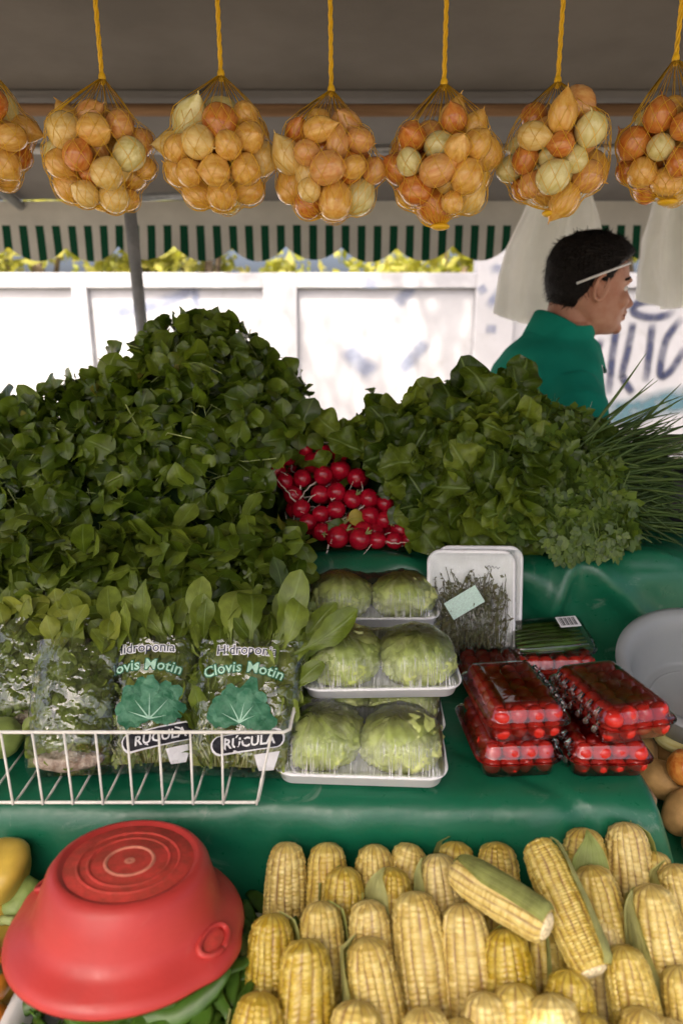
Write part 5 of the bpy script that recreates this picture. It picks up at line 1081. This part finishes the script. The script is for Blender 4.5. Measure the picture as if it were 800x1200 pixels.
for s in (-1, 1):
    hparts += [ellip((0.070, s * 0.040, -0.036), (0.020, 0.022, 0.022))]
    ear = []
    for k in np.linspace(0, 2 * math.pi, 15)[:-1]: ear.append((-0.002 + 0.017 * math.cos(k) + 0.006 * math.sin(k), s * (0.083 + 0.010 * (math.cos(k) < 0.2)), -0.008 + 0.031 * math.sin(k)))
    V, F = tube(ear + [ear[0]], 0.0058, 8); hparts.append((V, F)); hparts.append(ellip((-0.001, s * 0.078, -0.010), (0.014, 0.008, 0.024)))
def hx(V):                                              # head space -> world
    V = np.asarray(V, float); c, s = math.cos(YAW_H), math.sin(YAW_H); x = V[:, 0] * c - V[:, 1] * s; y = V[:, 0] * s + V[:, 1] * c; return np.c_[x, y, V[:, 2]] + hc_
hparts = [(hx(V), F) for V, F in hparts]
# body: pelvis to neck, world space, man faces +x; shoulders along y
bx0 = hc_[0] - 0.090
YAW_B = math.radians(12)
def bxf(V): V = np.asarray(V, float).copy(); d = V - np.array([bx0, HM, 0]); c, s = math.cos(YAW_B), math.sin(YAW_B); V[:, 0] = bx0 + d[:, 0] * c - d[:, 1] * s; V[:, 1] = HM + d[:, 0] * s + d[:, 1] * c; return V
TR = [(0.88, 0.110, 0.165, -0.01), (0.98, 0.118, 0.172, -0.01), (1.10, 0.124, 0.172, -0.005), (1.22, 0.126, 0.182, -0.005), (1.32, 0.124, 0.192, -0.008), (1.39, 0.115, 0.192, -0.012), (1.44, 0.102, 0.165, -0.010), (1.48, 0.090, 0.125, 0.002), (1.515, 0.080, 0.098, 0.016), (1.55, 0.073, 0.080, 0.028)]
torso = capped([ell_ring((bx0 + q[3], HM, q[0]), q[1], q[2], 28, 2.3) for q in TR])
neck = tube([(hc_[0] - 0.066, HM, hc_[2] - 0.22), (hc_[0] - 0.052, HM, hc_[2] - 0.15), (hc_[0] - 0.036, HM, hc_[2] - 0.09), (hc_[0] - 0.026, HM, hc_[2] - 0.03)], [0.080, 0.070, 0.066, 0.066], 20)
limbs = []
for s in (-1, 1):
    sh = (bx0 - 0.02, HM + s * 0.178, 1.395); el = (bx0 - 0.045, HM + s * 0.235, 1.16); wr = (bx0 + 0.13, HM + s * 0.17, 0.98)
    limbs.append(('arm', s, tube([sh, (bx0 - 0.03, HM + s * 0.205, 1.30), el], [0.058, 0.054, 0.042], 14), tube([el, ((el[0] + wr[0]) / 2, (el[1] + wr[1]) / 2, 1.055), wr], [0.042, 0.039, 0.027], 14), wr))
legs = [tube([(bx0 - 0.02, HM + s * 0.085, 0.90), (bx0 - 0.01, HM + s * 0.095, 0.50), (bx0 - 0.03, HM + s * 0.095, 0.10), (bx0 - 0.03, HM + s * 0.095, 0.012)], [0.092, 0.062, 0.045, 0.042], 16) for s in (-1, 1)]
feet = [ellip((bx0 + 0.04, HM + s * 0.095, 0.035), (0.13, 0.046, 0.034)) for s in (-1, 1)]
hands = []
for _n, s, _a, _b, wr in limbs:
    hands.append(ellip((wr[0] + 0.045, wr[1] - s * 0.008, wr[2] - 0.012), (0.048, 0.040, 0.016)))
    for k in range(4): y = wr[1] - s * 0.008 + (k - 1.5) * 0.0195; L = (0.066, 0.076, 0.072, 0.056)[k]; hands.append(tube([(wr[0] + 0.08, y, wr[2] - 0.012), (wr[0] + 0.08 + L * 0.5, y, wr[2] - 0.018), (wr[0] + 0.08 + L * 0.9, y, wr[2] - 0.040)], [0.0095, 0.009, 0.0075], 8))
    hands.append(tube([(wr[0] + 0.02, wr[1] - s * 0.035, wr[2] - 0.01), (wr[0] + 0.05, wr[1] - s * 0.060, wr[2] - 0.02), (wr[0] + 0.075, wr[1] - s * 0.064, wr[2] - 0.034)], [0.013, 0.011, 0.008], 8))
allb = hparts + [(bxf(V), F) for V, F in [torso, neck] + [l[2] for l in limbs] + [l[3] for l in limbs] + legs + feet + hands]
body = ev_remesh(*join(*allb), 0.0045, 4, 'body', 'skin'); obj('body', body, man, Matrix.Translation(-Mb))
# polo shirt: grown torso, sleeves
g = 0.016
sh_parts = [capped([ell_ring((bx0 + q[3], HM, q[0]), q[1] + (g if q[0] < 1.5 else 0.006) + (0.012 if q[0] < 1.2 else 0), q[2] + (g if q[0] < 1.5 else 0.006), 28, 2.3) for q in TR[1:]])]
for _n, s, _a, _b, wr in limbs: sh_parts.append(tube([(bx0 - 0.015, HM + s * 0.15, 1.39), (bx0 - 0.022, HM + s * 0.186, 1.36), (bx0 - 0.030, HM + s * 0.212, 1.27), (bx0 - 0.038, HM + s * 0.228, 1.19)], [0.070, 0.077, 0.074, 0.073], 20))
V, F = join(*[(bxf(V), F) for V, F in sh_parts]); shirt = ev_remesh(V, F, 0.006, 5, 'polo_shirt', 'polo')
nv_ = len(shirt.vertices); co_ = np.zeros(nv_ * 3); shirt.vertices.foreach_get('co', co_); co_ = co_.reshape(-1, 3); no_ = np.zeros(nv_ * 3); shirt.vertex_normals.foreach_get('vector', no_); no_ = no_.reshape(-1, 3)
k_ = np.array([0.007 * nz(x * 6 + z * 5, y * 6, z * 9) + 0.005 * nz(x * 14, y * 14 + z * 10, z * 6) for x, y, z in co_]); shirt.vertices.foreach_set('co', (co_ + no_ * k_[:, None]).ravel()); shirt.update()
sh_o = obj('polo_shirt', shirt, man, Matrix.Translation(-Mb))
col = []
for r1, r2, zb, zfr, dx in ((0.084, 0.088, 1.535, 1.455, -0.004), (0.078, 0.082, 1.572, 1.475, -0.004), (0.079, 0.083, 1.586, 1.484, -0.004), (0.083, 0.087, 1.584, 1.482, -0.004), (0.094, 0.100, 1.556, 1.452, -0.006), (0.104, 0.114, 1.530, 1.420, -0.008)):
    a = np.linspace(0.22, 2 * math.pi - 0.22, 48); w_ = (np.cos(a) + 1) / 2; col.append(np.c_[bx0 + 0.045 + dx + r1 * np.cos(a) + 0.012 * w_, HM + r2 * np.sin(a), zb * (1 - w_) + zfr * w_])
V = np.concatenate(col); F = grid_faces(len(col), 48); obj('collar', mesh('collar', bxf(V), F, 'polo'), sh_o, Matrix.Identity(4))
V, F = bevbox(bx0 + 0.100, bx0 + 0.140, HM - 0.018, HM + 0.018, 1.28, 1.42, 0.006); obj('placket', mesh('placket', bxf(V), F, 'polo'), sh_o)
tr = [(bxf(V), F) for V, F in [tube([(bx0 - 0.02, HM + s * 0.085, 0.92), (bx0 - 0.01, HM + s * 0.095, 0.50), (bx0 - 0.03, HM + s * 0.095, 0.09)], [0.108, 0.082, 0.07], 18) for s in (-1, 1)] + [capped([ell_ring((bx0 - 0.02, HM, z), 0.13, 0.182, 24, 2.3) for z in (0.84, 0.92, 1.0)])]]
obj('trousers', ev_remesh(*join(*tr), 0.009, 4, 'trousers', 'trousers'), man, Matrix.Translation(-Mb))
# hair: grown skull cap above the hairline, short sideburn
HV = []; nh = 60; hz = np.linspace(0.137, -0.075, 34)
hz_k = np.array([q[0] for q in HP][::-1])
def hp(i, z): return np.interp(z, hz_k, np.array([q[i] for q in HP][::-1]))
for z in hz:
    zz = min(z, 0.1255); top = max(0.0, (z - 0.1255)) / 0.0115
    for k in range(nh):
        a = 2 * math.pi * k / nh; ca, sa = math.cos(a), math.sin(a); fr, bk, w = hp(1, zz), hp(2, zz), hp(3, zz); sh = (1 - top ** 2) ** 0.5 if top < 1 else 0.0
        sx = (fr if ca > 0 else -bk)
        line = np.interp(abs(a if a < math.pi else 2 * math.pi - a) / math.pi, [0, 0.22, 0.33, 0.42, 0.48, 0.52, 0.60, 0.75, 1.0], [0.066, 0.058, 0.045, 0.010, -0.012, 0.024, -0.018, -0.056, -0.066])
        gr = np.clip((z - line) / 0.016, -0.5, 1.0); off = (0.0115 if ca < 0.45 else 0.015 * sstep(0.04, 0.075, z) + 0.006) * gr - (0.004 if gr < 0 else 0); off += 0.0022 * nz(a * 5, z * 70, 4) + 0.002 * nz(a * 14, z * 30, 1)
        HV.append((ca * (sx + off) * (sh if top > 0 else 1), sa * (w + off) * (sh if top > 0 else 1), z))
HV = np.array(HV); HV[-nh:] *= 0.98; F = [f[::-1] for f in grid_faces(len(hz), nh)] + [(i * nh + nh - 1, i * nh, (i + 1) * nh, (i + 1) * nh + nh - 1) for i in range(len(hz) - 1)] + [tuple(range(nh))]
hair_o = obj('hair', mesh('hair', hx(HV), F, 'hair'), man, Matrix.Translation(-Mb))
rh = np.random.default_rng(33); SV, SF = [], []
G = HV.reshape(len(hz), nh, 3)
for i in range(5200):                                     # short strands combed back and down
    zi = int(rh.integers(1, len(hz) - 2)); ki = int(rh.integers(0, nh)); p = G[zi, ki]; a = 2 * math.pi * ki / nh
    line = np.interp(min(a, 2 * math.pi - a) / math.pi, [0, 0.22, 0.33, 0.42, 0.48, 0.52, 0.60, 0.75, 1.0], [0.066, 0.058, 0.045, 0.010, -0.012, 0.024, -0.018, -0.056, -0.066])
    if p[2] < line - 0.004: continue
    nn = unit(p - np.array([-0.01, 0, 0.01])); d = np.array([-0.5 if p[0] < 0.05 else 0.55, 0.25 * np.sign(p[1]), -0.75 if p[2] < 0.10 else -0.1]) + rh.normal(size=3) * 0.28; d = unit(d - nn * np.dot(d, nn) + nn * 0.22); L = rh.uniform(0.010, 0.020); sd = unit(np.cross(d, nn)) * 0.0007
    k = len(SV); SV += [p + sd, p - sd, p + d * L * 0.6 - sd * 0.7 + nn * 0.0008, p + d * L * 0.6 + sd * 0.7 + nn * 0.0008, p + d * L - nn * 0.001]; SF += [(k, k + 1, k + 2, k + 3), (k + 3, k + 2, k + 4)]
obj('hair_strands', mesh('hair_strands', hx(SV), SF, 'hair'), hair_o, kind='stuff')
for s in (-1, 1):
    V, F = ellip((0.0735, s * 0.034, -0.008), (0.012, 0.013, 0.009)); e = obj('eye', mesh('eye', hx(V), F, 'eye_white'), man, Matrix.Translation(-Mb)); V, F = ellip((0.0835, s * 0.034, -0.008), (0.0030, 0.0050, 0.0050)); obj('iris', mesh('iris', hx(V), F, 'black_print'), e)
    V, F = tube([(0.097, s * 0.014, 0.012), (0.088, s * 0.034, 0.017), (0.071, s * 0.056, 0.012)], [0.004, 0.005, 0.003], 8); obj('eyebrow', mesh('eyebrow', hx(V), F, 'hair'), man, Matrix.Translation(-Mb))
V, F = tube([(0.090, -0.024, -0.0745), (0.101, 0, -0.0735), (0.090, 0.024, -0.0745)], 0.0028, 8); obj('mouth', mesh('mouth', hx(V), F, 'lip'), man, Matrix.Translation(-Mb))
V, F = tube(hx([(-0.066, -0.0945, 0.001), (0.0, -0.0955, 0.026), (0.064, -0.088, 0.049)]), 0.0030, 8); c0 = V.mean(0); tag(obj('pen', mesh('pen', V - c0, F, 'pen_white'), None, Matrix.Translation(Vector(c0))), "thin white pen tucked above the man's ear", 'pen')

# ------------------------------------------------------------------ red basin, tub, peas, peppers
BCX = at_z(143, 1094, 0.905); ba = thing('red_basin', 'red plastic basin turned upside down over the pea pods', 'basin', (BCX[0], BCX[1] + 0.022, 0.893), (math.radians(-9), math.radians(4), math.radians(8)))
ba.scale = (1, 1, 0.88)
RM = 0.117
pr = [(0.001, 0.088), (0.072, 0.088), (0.074, 0.091), (0.077, 0.0915), (0.082, 0.089), (0.088, 0.080), (0.095, 0.056), (0.099, 0.040), (0.103, 0.030), (0.111, 0.022), (RM + 0.004, 0.015), (RM + 0.010, 0.009), (RM + 0.0125, 0.003), (RM + 0.012, 0.0), (RM + 0.010, 0.001), (RM + 0.008, 0.006), (0.109, 0.014), (0.100, 0.022), (0.096, 0.036), (0.084, 0.080), (0.001, 0.084)]
def basz(r_): return float(np.interp(r_, [q[0] * (1.05 if q[0] > 0.105 else 1.0) for q in pr[3:13]], [q[1] for q in pr[3:13]]))
V, F = lathe(pr, 96); A = np.arctan2(V[:, 1], V[:, 0])
for a0 in (-0.55, math.pi - 0.55):                       # the rim widens where the grips are
    dA = np.angle(np.exp(1j * (A - a0))); rr_ = np.hypot(V[:, 0], V[:, 1]); k = np.exp(-(dA / 0.26) ** 4) * np.clip((rr_ - 0.095) / 0.02, 0, 1); V[:, :2] *= (1 + 0.05 * k)[:, None]
body_b = obj('basin_body', mesh('basin_body', V, F, 'basin_red'), ba)
V, F = lathe([(0.001, 0.0884), (0.0695, 0.0884), (0.0700, 0.0880)], 72); obj('base_disc', mesh('base_disc', V, F, 'basin_scuff'), ba)
for r_ in (0.026, 0.044, 0.055): V, F = lathe([(r_ - 0.0022, 0.0884), (r_ - 0.001, 0.0900), (r_ + 0.001, 0.0900), (r_ + 0.0022, 0.0884)], 64); obj('base_ring', mesh('base_ring', V, F, 'basin_ring' if r_ < 0.03 else 'basin_scuff'), body_b)
V, F = lathe([(0.001, 0.0886), (0.004, 0.0892), (0.006, 0.0886)], 20); obj('mould_mark', mesh('mould_mark', V, F, 'basin_ring'), body_b)
for a0 in (-0.55, math.pi - 0.55):
    g_ = obj('grip', mesh('grip', *tube([((0.1135 + 0.0105 * math.cos(q)) * math.cos(a0 + 0.20 * math.sin(q)), (0.1135 + 0.0105 * math.cos(q)) * math.sin(a0 + 0.20 * math.sin(q)), basz(0.1135 + 0.0105 * math.cos(q)) + 0.0015) for q in np.linspace(0, 2 * math.pi, 33)], 0.0036, 8), 'basin_red'), ba)
    V, F = blob_vf(24, 8, lambda a, p: ((0.1135 + 0.0085 * math.sin(p) * math.cos(a)) * math.cos(a0 + 0.175 * math.sin(p) * math.sin(a)), (0.1135 + 0.0085 * math.sin(p) * math.cos(a)) * math.sin(a0 + 0.175 * math.sin(p) * math.sin(a)), basz(0.1135 + 0.0085 * math.sin(p) * math.cos(a)) - 0.0005 + 0.0018 * math.cos(p))); obj('grip_recess', mesh('grip_recess', V, F, 'basin_scuff'), g_)
# white tub below
tb = np.array([-0.215, 0.535, Z0 + 0.002]); tub = thing('white_tub', 'white plastic tub of pea pods under the red basin', 'tub', tb)
V, F = rings(0.30, 0.345, 0.045, [(0.03, 0.0), (0.02, 0.004), (0.008, 0.09), (0.0, 0.105), (-0.006, 0.108), (-0.008, 0.103), (-0.010, 0.104), (-0.008, 0.112), (0.002, 0.112), (0.011, 0.098), (0.025, 0.008), (0.05, 0.006)]); obj('tub_wall', mesh('tub_wall', V, F, 'tub_white'), tub)
def pod_vf(seed):
    r = np.random.default_rng(seed); L = 0.088; n = 12; V = []
    for i in range(n):
        t = i / (n - 1); w = 0.0095 * math.sin(math.pi * (0.04 + 0.92 * t)) ** 0.55; bump = 0.0022 * (1 + 0.5 * math.sin(t * 34)) * math.sin(math.pi * t) + 0.0008; y = L * t; x0 = 0.012 * math.sin(math.pi * t) * r.uniform(0.8, 1.2)
        for k in range(8): a = k * math.pi / 4; V.append((x0 + w * math.cos(a), y, bump * math.sin(a)))
    F = [(i * 8 + j, i * 8 + (j + 1) % 8, (i + 1) * 8 + (j + 1) % 8, (i + 1) * 8 + j) for i in range(n - 1) for j in range(8)]
    return join((np.array(V), F + [tuple(range(7, -1, -1)), tuple(range((n - 1) * 8, n * 8))]), tube([(0, 0.002, 0), (-0.002, -0.010, 0.001)], [0.0016, 0.001], 5))
POD = [mesh('pea_pod', *pod_vf(i), 'pea') for i in range(4)]
rp = np.random.default_rng(5)
for i in range(230):
    u_, v_ = rp.uniform(-1, 1), rp.uniform(-1, 1); x = tb[0] + 0.02 + u_ * 0.135; y = tb[1] + v_ * 0.16
    z = Z0 + 0.095 + 0.066 * (1 - max(abs(u_), abs(v_)) ** 3) - rp.uniform(0, 0.03); a = rp.random() * 6.28; x -= math.cos(a) * 0.045; y -= math.sin(a) * 0.045
    if i > 120 and v_ < -0.2: continue
    if math.hypot(x - BCX[0], y - BCX[1] - 0.03) < 0.075 and i % 4: continue
    tag(obj('pea_pod', POD[rp.integers(4)], None, frame((x, y, z), (math.cos(a), math.sin(a), rp.normal() * 0.15), (rp.normal() * 0.6, rp.normal() * 0.6, 1), rp.uniform(1.15, 1.55))), 'flat green pea pod heaped in the tub under the red basin', 'pea pod', 'pea pods in the white tub')
def pepper_vf(seed):
    def f(a, p): k = 1 + 0.10 * math.cos(4 * a) * math.sin(p) - 0.25 * math.exp(-(p / 0.4) ** 2); return (0.034 * math.sin(p) ** 0.8 * math.cos(a) * k * (1 - 0.12 * (p / math.pi)), 0.034 * math.sin(p) ** 0.8 * math.sin(a) * k * (1 - 0.12 * (p / math.pi)), 0.040 * math.cos(p) * (1 if p > 0.5 else 0.93))
    b = blob_vf(32, 18, f); return b
for i, (px, py, z, m, rot, lb) in enumerate(((4, 1020, 0.885, 'pepper_yellow', (-1.2, 0.9, 0.3), 'yellow pepper beside the upturned red basin'), (22, 1056, 0.840, 'chayote', (1.3, 0.2, 1.0), 'yellowish green pepper squeezed beneath the basin rim'), (-6, 1150, 0.840, 'pepper_orange', (0.4, 0.6, 0.1), 'orange pepper next to the white tub corner'), (-16, 1085, 0.83, 'pepper_yellow', (0.4, 0.9, 0.1), 'yellow pepper beneath the basin grip'))):
    p = at_z(px, py, z); p[0] = min(p[0], tb[0] - 0.15 - 0.042); t = thing('bell_pepper', lb, 'pepper', p, rot); obj('flesh', mesh('flesh', *pepper_vf(i), m), t); V, F = tube([(0, 0, 0.030), (0.002, 0, 0.044), (0.008, 0, 0.054)], [0.007, 0.005, 0.006], 8); obj('stalk', mesh('stalk', V, F, 'stem_pale'), t)
    q = thing('bell_pepper', 'pepper lying in the layer below the others by the tub', 'pepper', (p[0] - 0.004, p[1] + 0.012, Z0 + 0.042), (1.2, i, 0.4), group='lower peppers'); obj('flesh', mesh('flesh', *pepper_vf(i), m), q); obj('stalk', mesh('stalk', V, F, 'stem_pale'), q)

# ------------------------------------------------------------------ corn
def cob_me(seed, rows=14, nk=32, L=0.185):
    r = np.random.default_rng(seed); na, nt = rows * 6, nk * 4; V = np.zeros((na * nt, 3)); K = np.zeros((na * nt, 3)); rowoff = r.random(rows); tw = r.normal() * 0.25; hue = r.random((rows, nk + 2))
    for i in range(na):
        ri = i // 6; u = (i % 6) / 6.0; cu = abs(math.sin(math.pi * u)) ** 0.45
        for j in range(nt):
            t = j / (nt - 1); kk = t * nk + rowoff[ri] * 0.9; v = kk % 1.0; ki = int(kk)
            cv = abs(math.sin(math.pi * v)) ** 0.55; tipk = max(0.0, (t - 0.86) / 0.14)
            pr_ = np.interp(t, [0, 0.03, 0.12, 0.45, 0.75, 0.9, 0.965, 0.99, 1.0], [0.019, 0.0240, 0.0262, 0.0275, 0.0262, 0.0232, 0.0185, 0.011, 0.001])
            rad = pr_ * (1 - 0.085 * (1 - cu) * (1 - 0.5 * tipk) - 0.075 * (1 - cv)) + (0.0007 + 0.0016 * tipk) * (hue[ri, ki % nk] - 0.5); a = 2 * math.pi * i / na + tw * t + 0.05 * math.sin(t * 5 + ri) + 0.07 * nz(t * 6, ri * 1.7, seed)
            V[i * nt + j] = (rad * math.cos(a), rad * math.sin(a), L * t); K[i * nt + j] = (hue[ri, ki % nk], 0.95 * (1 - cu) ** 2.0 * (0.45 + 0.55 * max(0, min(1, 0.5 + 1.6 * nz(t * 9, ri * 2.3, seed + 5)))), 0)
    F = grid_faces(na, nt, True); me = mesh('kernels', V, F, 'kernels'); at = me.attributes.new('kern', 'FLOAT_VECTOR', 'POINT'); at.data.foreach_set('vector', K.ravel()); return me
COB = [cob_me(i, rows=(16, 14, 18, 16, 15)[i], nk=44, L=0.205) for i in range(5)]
BUTT = mesh('butt_end', *lathe([(0.001, -0.006), (0.011, -0.006), (0.0165, -0.002), (0.018, 0.004)], 24), 'cob_pith')
TUFT_ = None if True else mesh('silk_tuft', *join(*[tube([(0, 0, 0.180), (0.004 * math.cos(q), 0.004 * math.sin(q), 0.192), (0.010 * math.cos(q * 1.3), 0.010 * math.sin(q * 1.3), 0.196 + 0.002 * q)], 0.0006, 3) for q in range(7)]), 'silk')
def husk_me(seed, a0, span, L, off=0.0018):
    r = np.random.default_rng(seed); nu, nv = 15, 26; V, U = [], []
    for i in range(nu):
        for j in range(nv):
            u, v = i / (nu - 1), j / (nv - 1); t = v * L; w = np.interp(v, [0, 0.2, 0.6, 0.9, 1], [1, 1, 0.85, 0.45, 0.06]); a = a0 + (u - 0.5) * span * w + 0.12 * math.sin(v * 4 + seed)
            pr_ = np.interp(min(t, 0.995), [0, 0.03, 0.12, 0.45, 0.75, 0.9, 0.965, 1.0], [0.020, 0.0250, 0.0272, 0.0285, 0.0272, 0.0242, 0.0195, 0.004]); rad = pr_ + off + 0.0008 * math.sin(u * 34 + seed) + 0.0022 * abs(2 * u - 1) ** 4
            V.append((rad * math.cos(a), rad * math.sin(a), 0.205 * t)); U.append((u * 5 % 1.0, v))
    return mesh('husk_leaf', V, grid_faces(nu, nv), 'husk', True, U)
HUSK = [husk_me(i, 0, (1.5, 2.1, 1.2, 2.6)[i % 4], (0.97, 1.0, 0.9, 0.985)[i % 4]) for i in range(4)]
STRIP = mesh('husk_strip', *leaf_vf(0.15, 0.014, 'husk', 3)[:2], 'husk', True, leaf_vf(0.15, 0.014, 'husk', 3)[2])
#       tip px, py, tip z, lean x, lean back, husk (None or angle), scale
cobs = [(336, 985, .910, .00, .30, None, 1.0), (383, 985, .905, .03, .30, None, .95), (437, 987, .902, .02, .30, None, 1.0), (481, 986, .898, .04, .30, None, .95), (534, 984, .902, -.06, .30, 1.6, 1.0), (582, 984, .904, .08, .3, None, 1.0),
        (683, 968, .922, .02, .30, -2.6, .98), (731, 961, .926, .03, .28, 0.1, 1.05), (768, 996, .900, .05, .30, None, .9), (402, 1014, .902, .06, .30, 2.2, 1.0), (460, 1014, .902, .05, .30, 2.9, 1.0), (512, 998, .912, -.06, .30, 2.8, 1.0),
        (788, 1010, .905, -.05, .30, 2.5, 1.05), (375, 1054, .905, .00, .30, .3, 1.0), (430, 1053, .905, .00, .30, None, 1.0), (484, 1042, .915, -.02, .28, None, 1.12), (541, 1056, .910, .03, .28, None, 1.05),
        (318, 1068, .905, -.05, .30, .6, 1.0), (690, 1012, .915, -.16, .26, None, 1.0), (357, 1098, .912, -.04, .26, None, 1.12), (428, 1097, .905, -.03, .26, 2.6, 1.02), (592, 1086, .905, -.03, .25, 2.0, 1.05),
        (728, 1106, .905, -.14, .28, None, 1.0), (760, 1034, .925, -.14, .24, 2.7, 1.15), (666, 1134, .900, -.10, .22, None, 1.0), (305, 1160, .895, .02, .22, 2.0, 1.0), (419, 1170, .895, -.03, .20, None, 1.05), (495, 1178, .892, -.02, .20, None, 1.05),
        (566, 1160, .892, -.02, .20, None, .95), (603, 1150, .895, .03, .2, None, 1.0), (645, 1162, .905, .02, .16, None, 1.08), (692, 1186, .890, .04, .18, None, 1.0), (752, 1180, .890, -.05, .18, None, 1.0), (540, 1190, .885, .0, .18, None, 1.0),
        (794, 1130, .89, -.05, .2, None, 1.0), (360, 1205, .885, .0, .18, None, 1.0), (632, 1075, .870, .02, .2, None, 1.0), (704, 1070, .875, .0, .2, None, 1.0), (780, 1190, .885, .0, .2, None, 1.0), (660, 1040, .88, 0., .2, None, 1.)]
rc = np.random.default_rng(9)
def place_cob(M, husk, label, group, var, strip=False):
    t = thing('corn_cob', label, 'corn cob', (0, 0, 0), group=group); t.matrix_basis = Matrix(M.tolist())
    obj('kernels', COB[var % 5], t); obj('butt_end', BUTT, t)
    if husk is not None: obj('husk_leaf', HUSK[var % 4], t, Euler((0, 0, husk)).to_matrix().to_4x4())
    if husk is not None and group: obj('husk_leaf', HUSK[(var + 1) % 4], t, Euler((0, 0, husk + 0.9)).to_matrix().to_4x4() @ Matrix.Scale(1.02, 4))
    if strip: obj('husk_strip', STRIP, t, frame((0.022, 0, 0.06), (0.25, 0.1, 1), (1, 0, 0)))
    return t
for i, (px, py, z, lx, lb_, husk, s) in enumerate(cobs):
    s *= 1.10 + rc.normal() * 0.04; tip = at_z(px, py + 2, z); d = unit((lx + rc.normal() * 0.07, lb_ + 0.22 + rc.normal() * 0.05, 1.0)); L = 0.205 * s; base = tip - d * L
    if base[2] < Z0 + 0.008: d2 = d.copy(); k = (tip[2] - Z0 - 0.008) / L; k = min(k, 0.995); hor = unit(d[:2]) * math.sqrt(1 - k * k); d = np.array([hor[0], hor[1], k]); base = tip - d * L
    z_ = d; x_ = unit(np.cross([0, 1, 0], z_)); y_ = np.cross(z_, x_); a = rc.random() * 6.28 if husk is None else 0.0; xx = x_ * math.cos(a) + y_ * math.sin(a); yy = np.cross(z_, xx)
    M = np.eye(4); M[:3, 0] = xx * s; M[:3, 1] = yy * s; M[:3, 2] = z_ * s; M[:3, 3] = base
    where = 'in the row against the green cloth' if py < 1000 else 'beside the red basin' if px < 345 else 'catching a fleck of sun' if px == 645 else 'below the diagonal cob' if 520 < px < 660 and py > 1040 else 'near the slanting long cob' if px >= 660 else 'in the middle of the pile'
    if husk is None: place_cob(M, None, 'bare yellow corn cob standing upright ' + where, 'bare upright corn cobs', i)
    else: place_cob(M, husk - math.pi / 2 if False else husk, 'upright corn cob with green husk side ' + where, 'upright corn cobs with husk', i, strip=(i in (13, 21)))
def lying(p0, p1, z0_, z1_, husk, label, var, rs, flip=False):
    a, b = at_z(*p0, z0_), at_z(*p1, z1_); d = unit(b - a); base = a if not flip else b; z_ = d if not flip else -d; x_ = unit(np.cross([0, 0, 1], z_)); y_ = np.cross(z_, x_); s = np.linalg.norm(b - a) / 0.205
    M = np.eye(4); M[:3, 0] = x_ * s * rs; M[:3, 1] = y_ * s * rs; M[:3, 2] = z_ * s; M[:3, 3] = base; place_cob(M, husk, label, None, var)
lying((640, 1086), (530, 1018), 0.945, 0.945, 1.85, 'corn cob lying diagonally on the pile, green husk above, cut white end showing', 1, 1.45)
lying((694, 1138), (627, 985), 0.895, 0.955, 2.5, 'long corn cob slanting across the pile with green husk along one side', 0, 1.38)
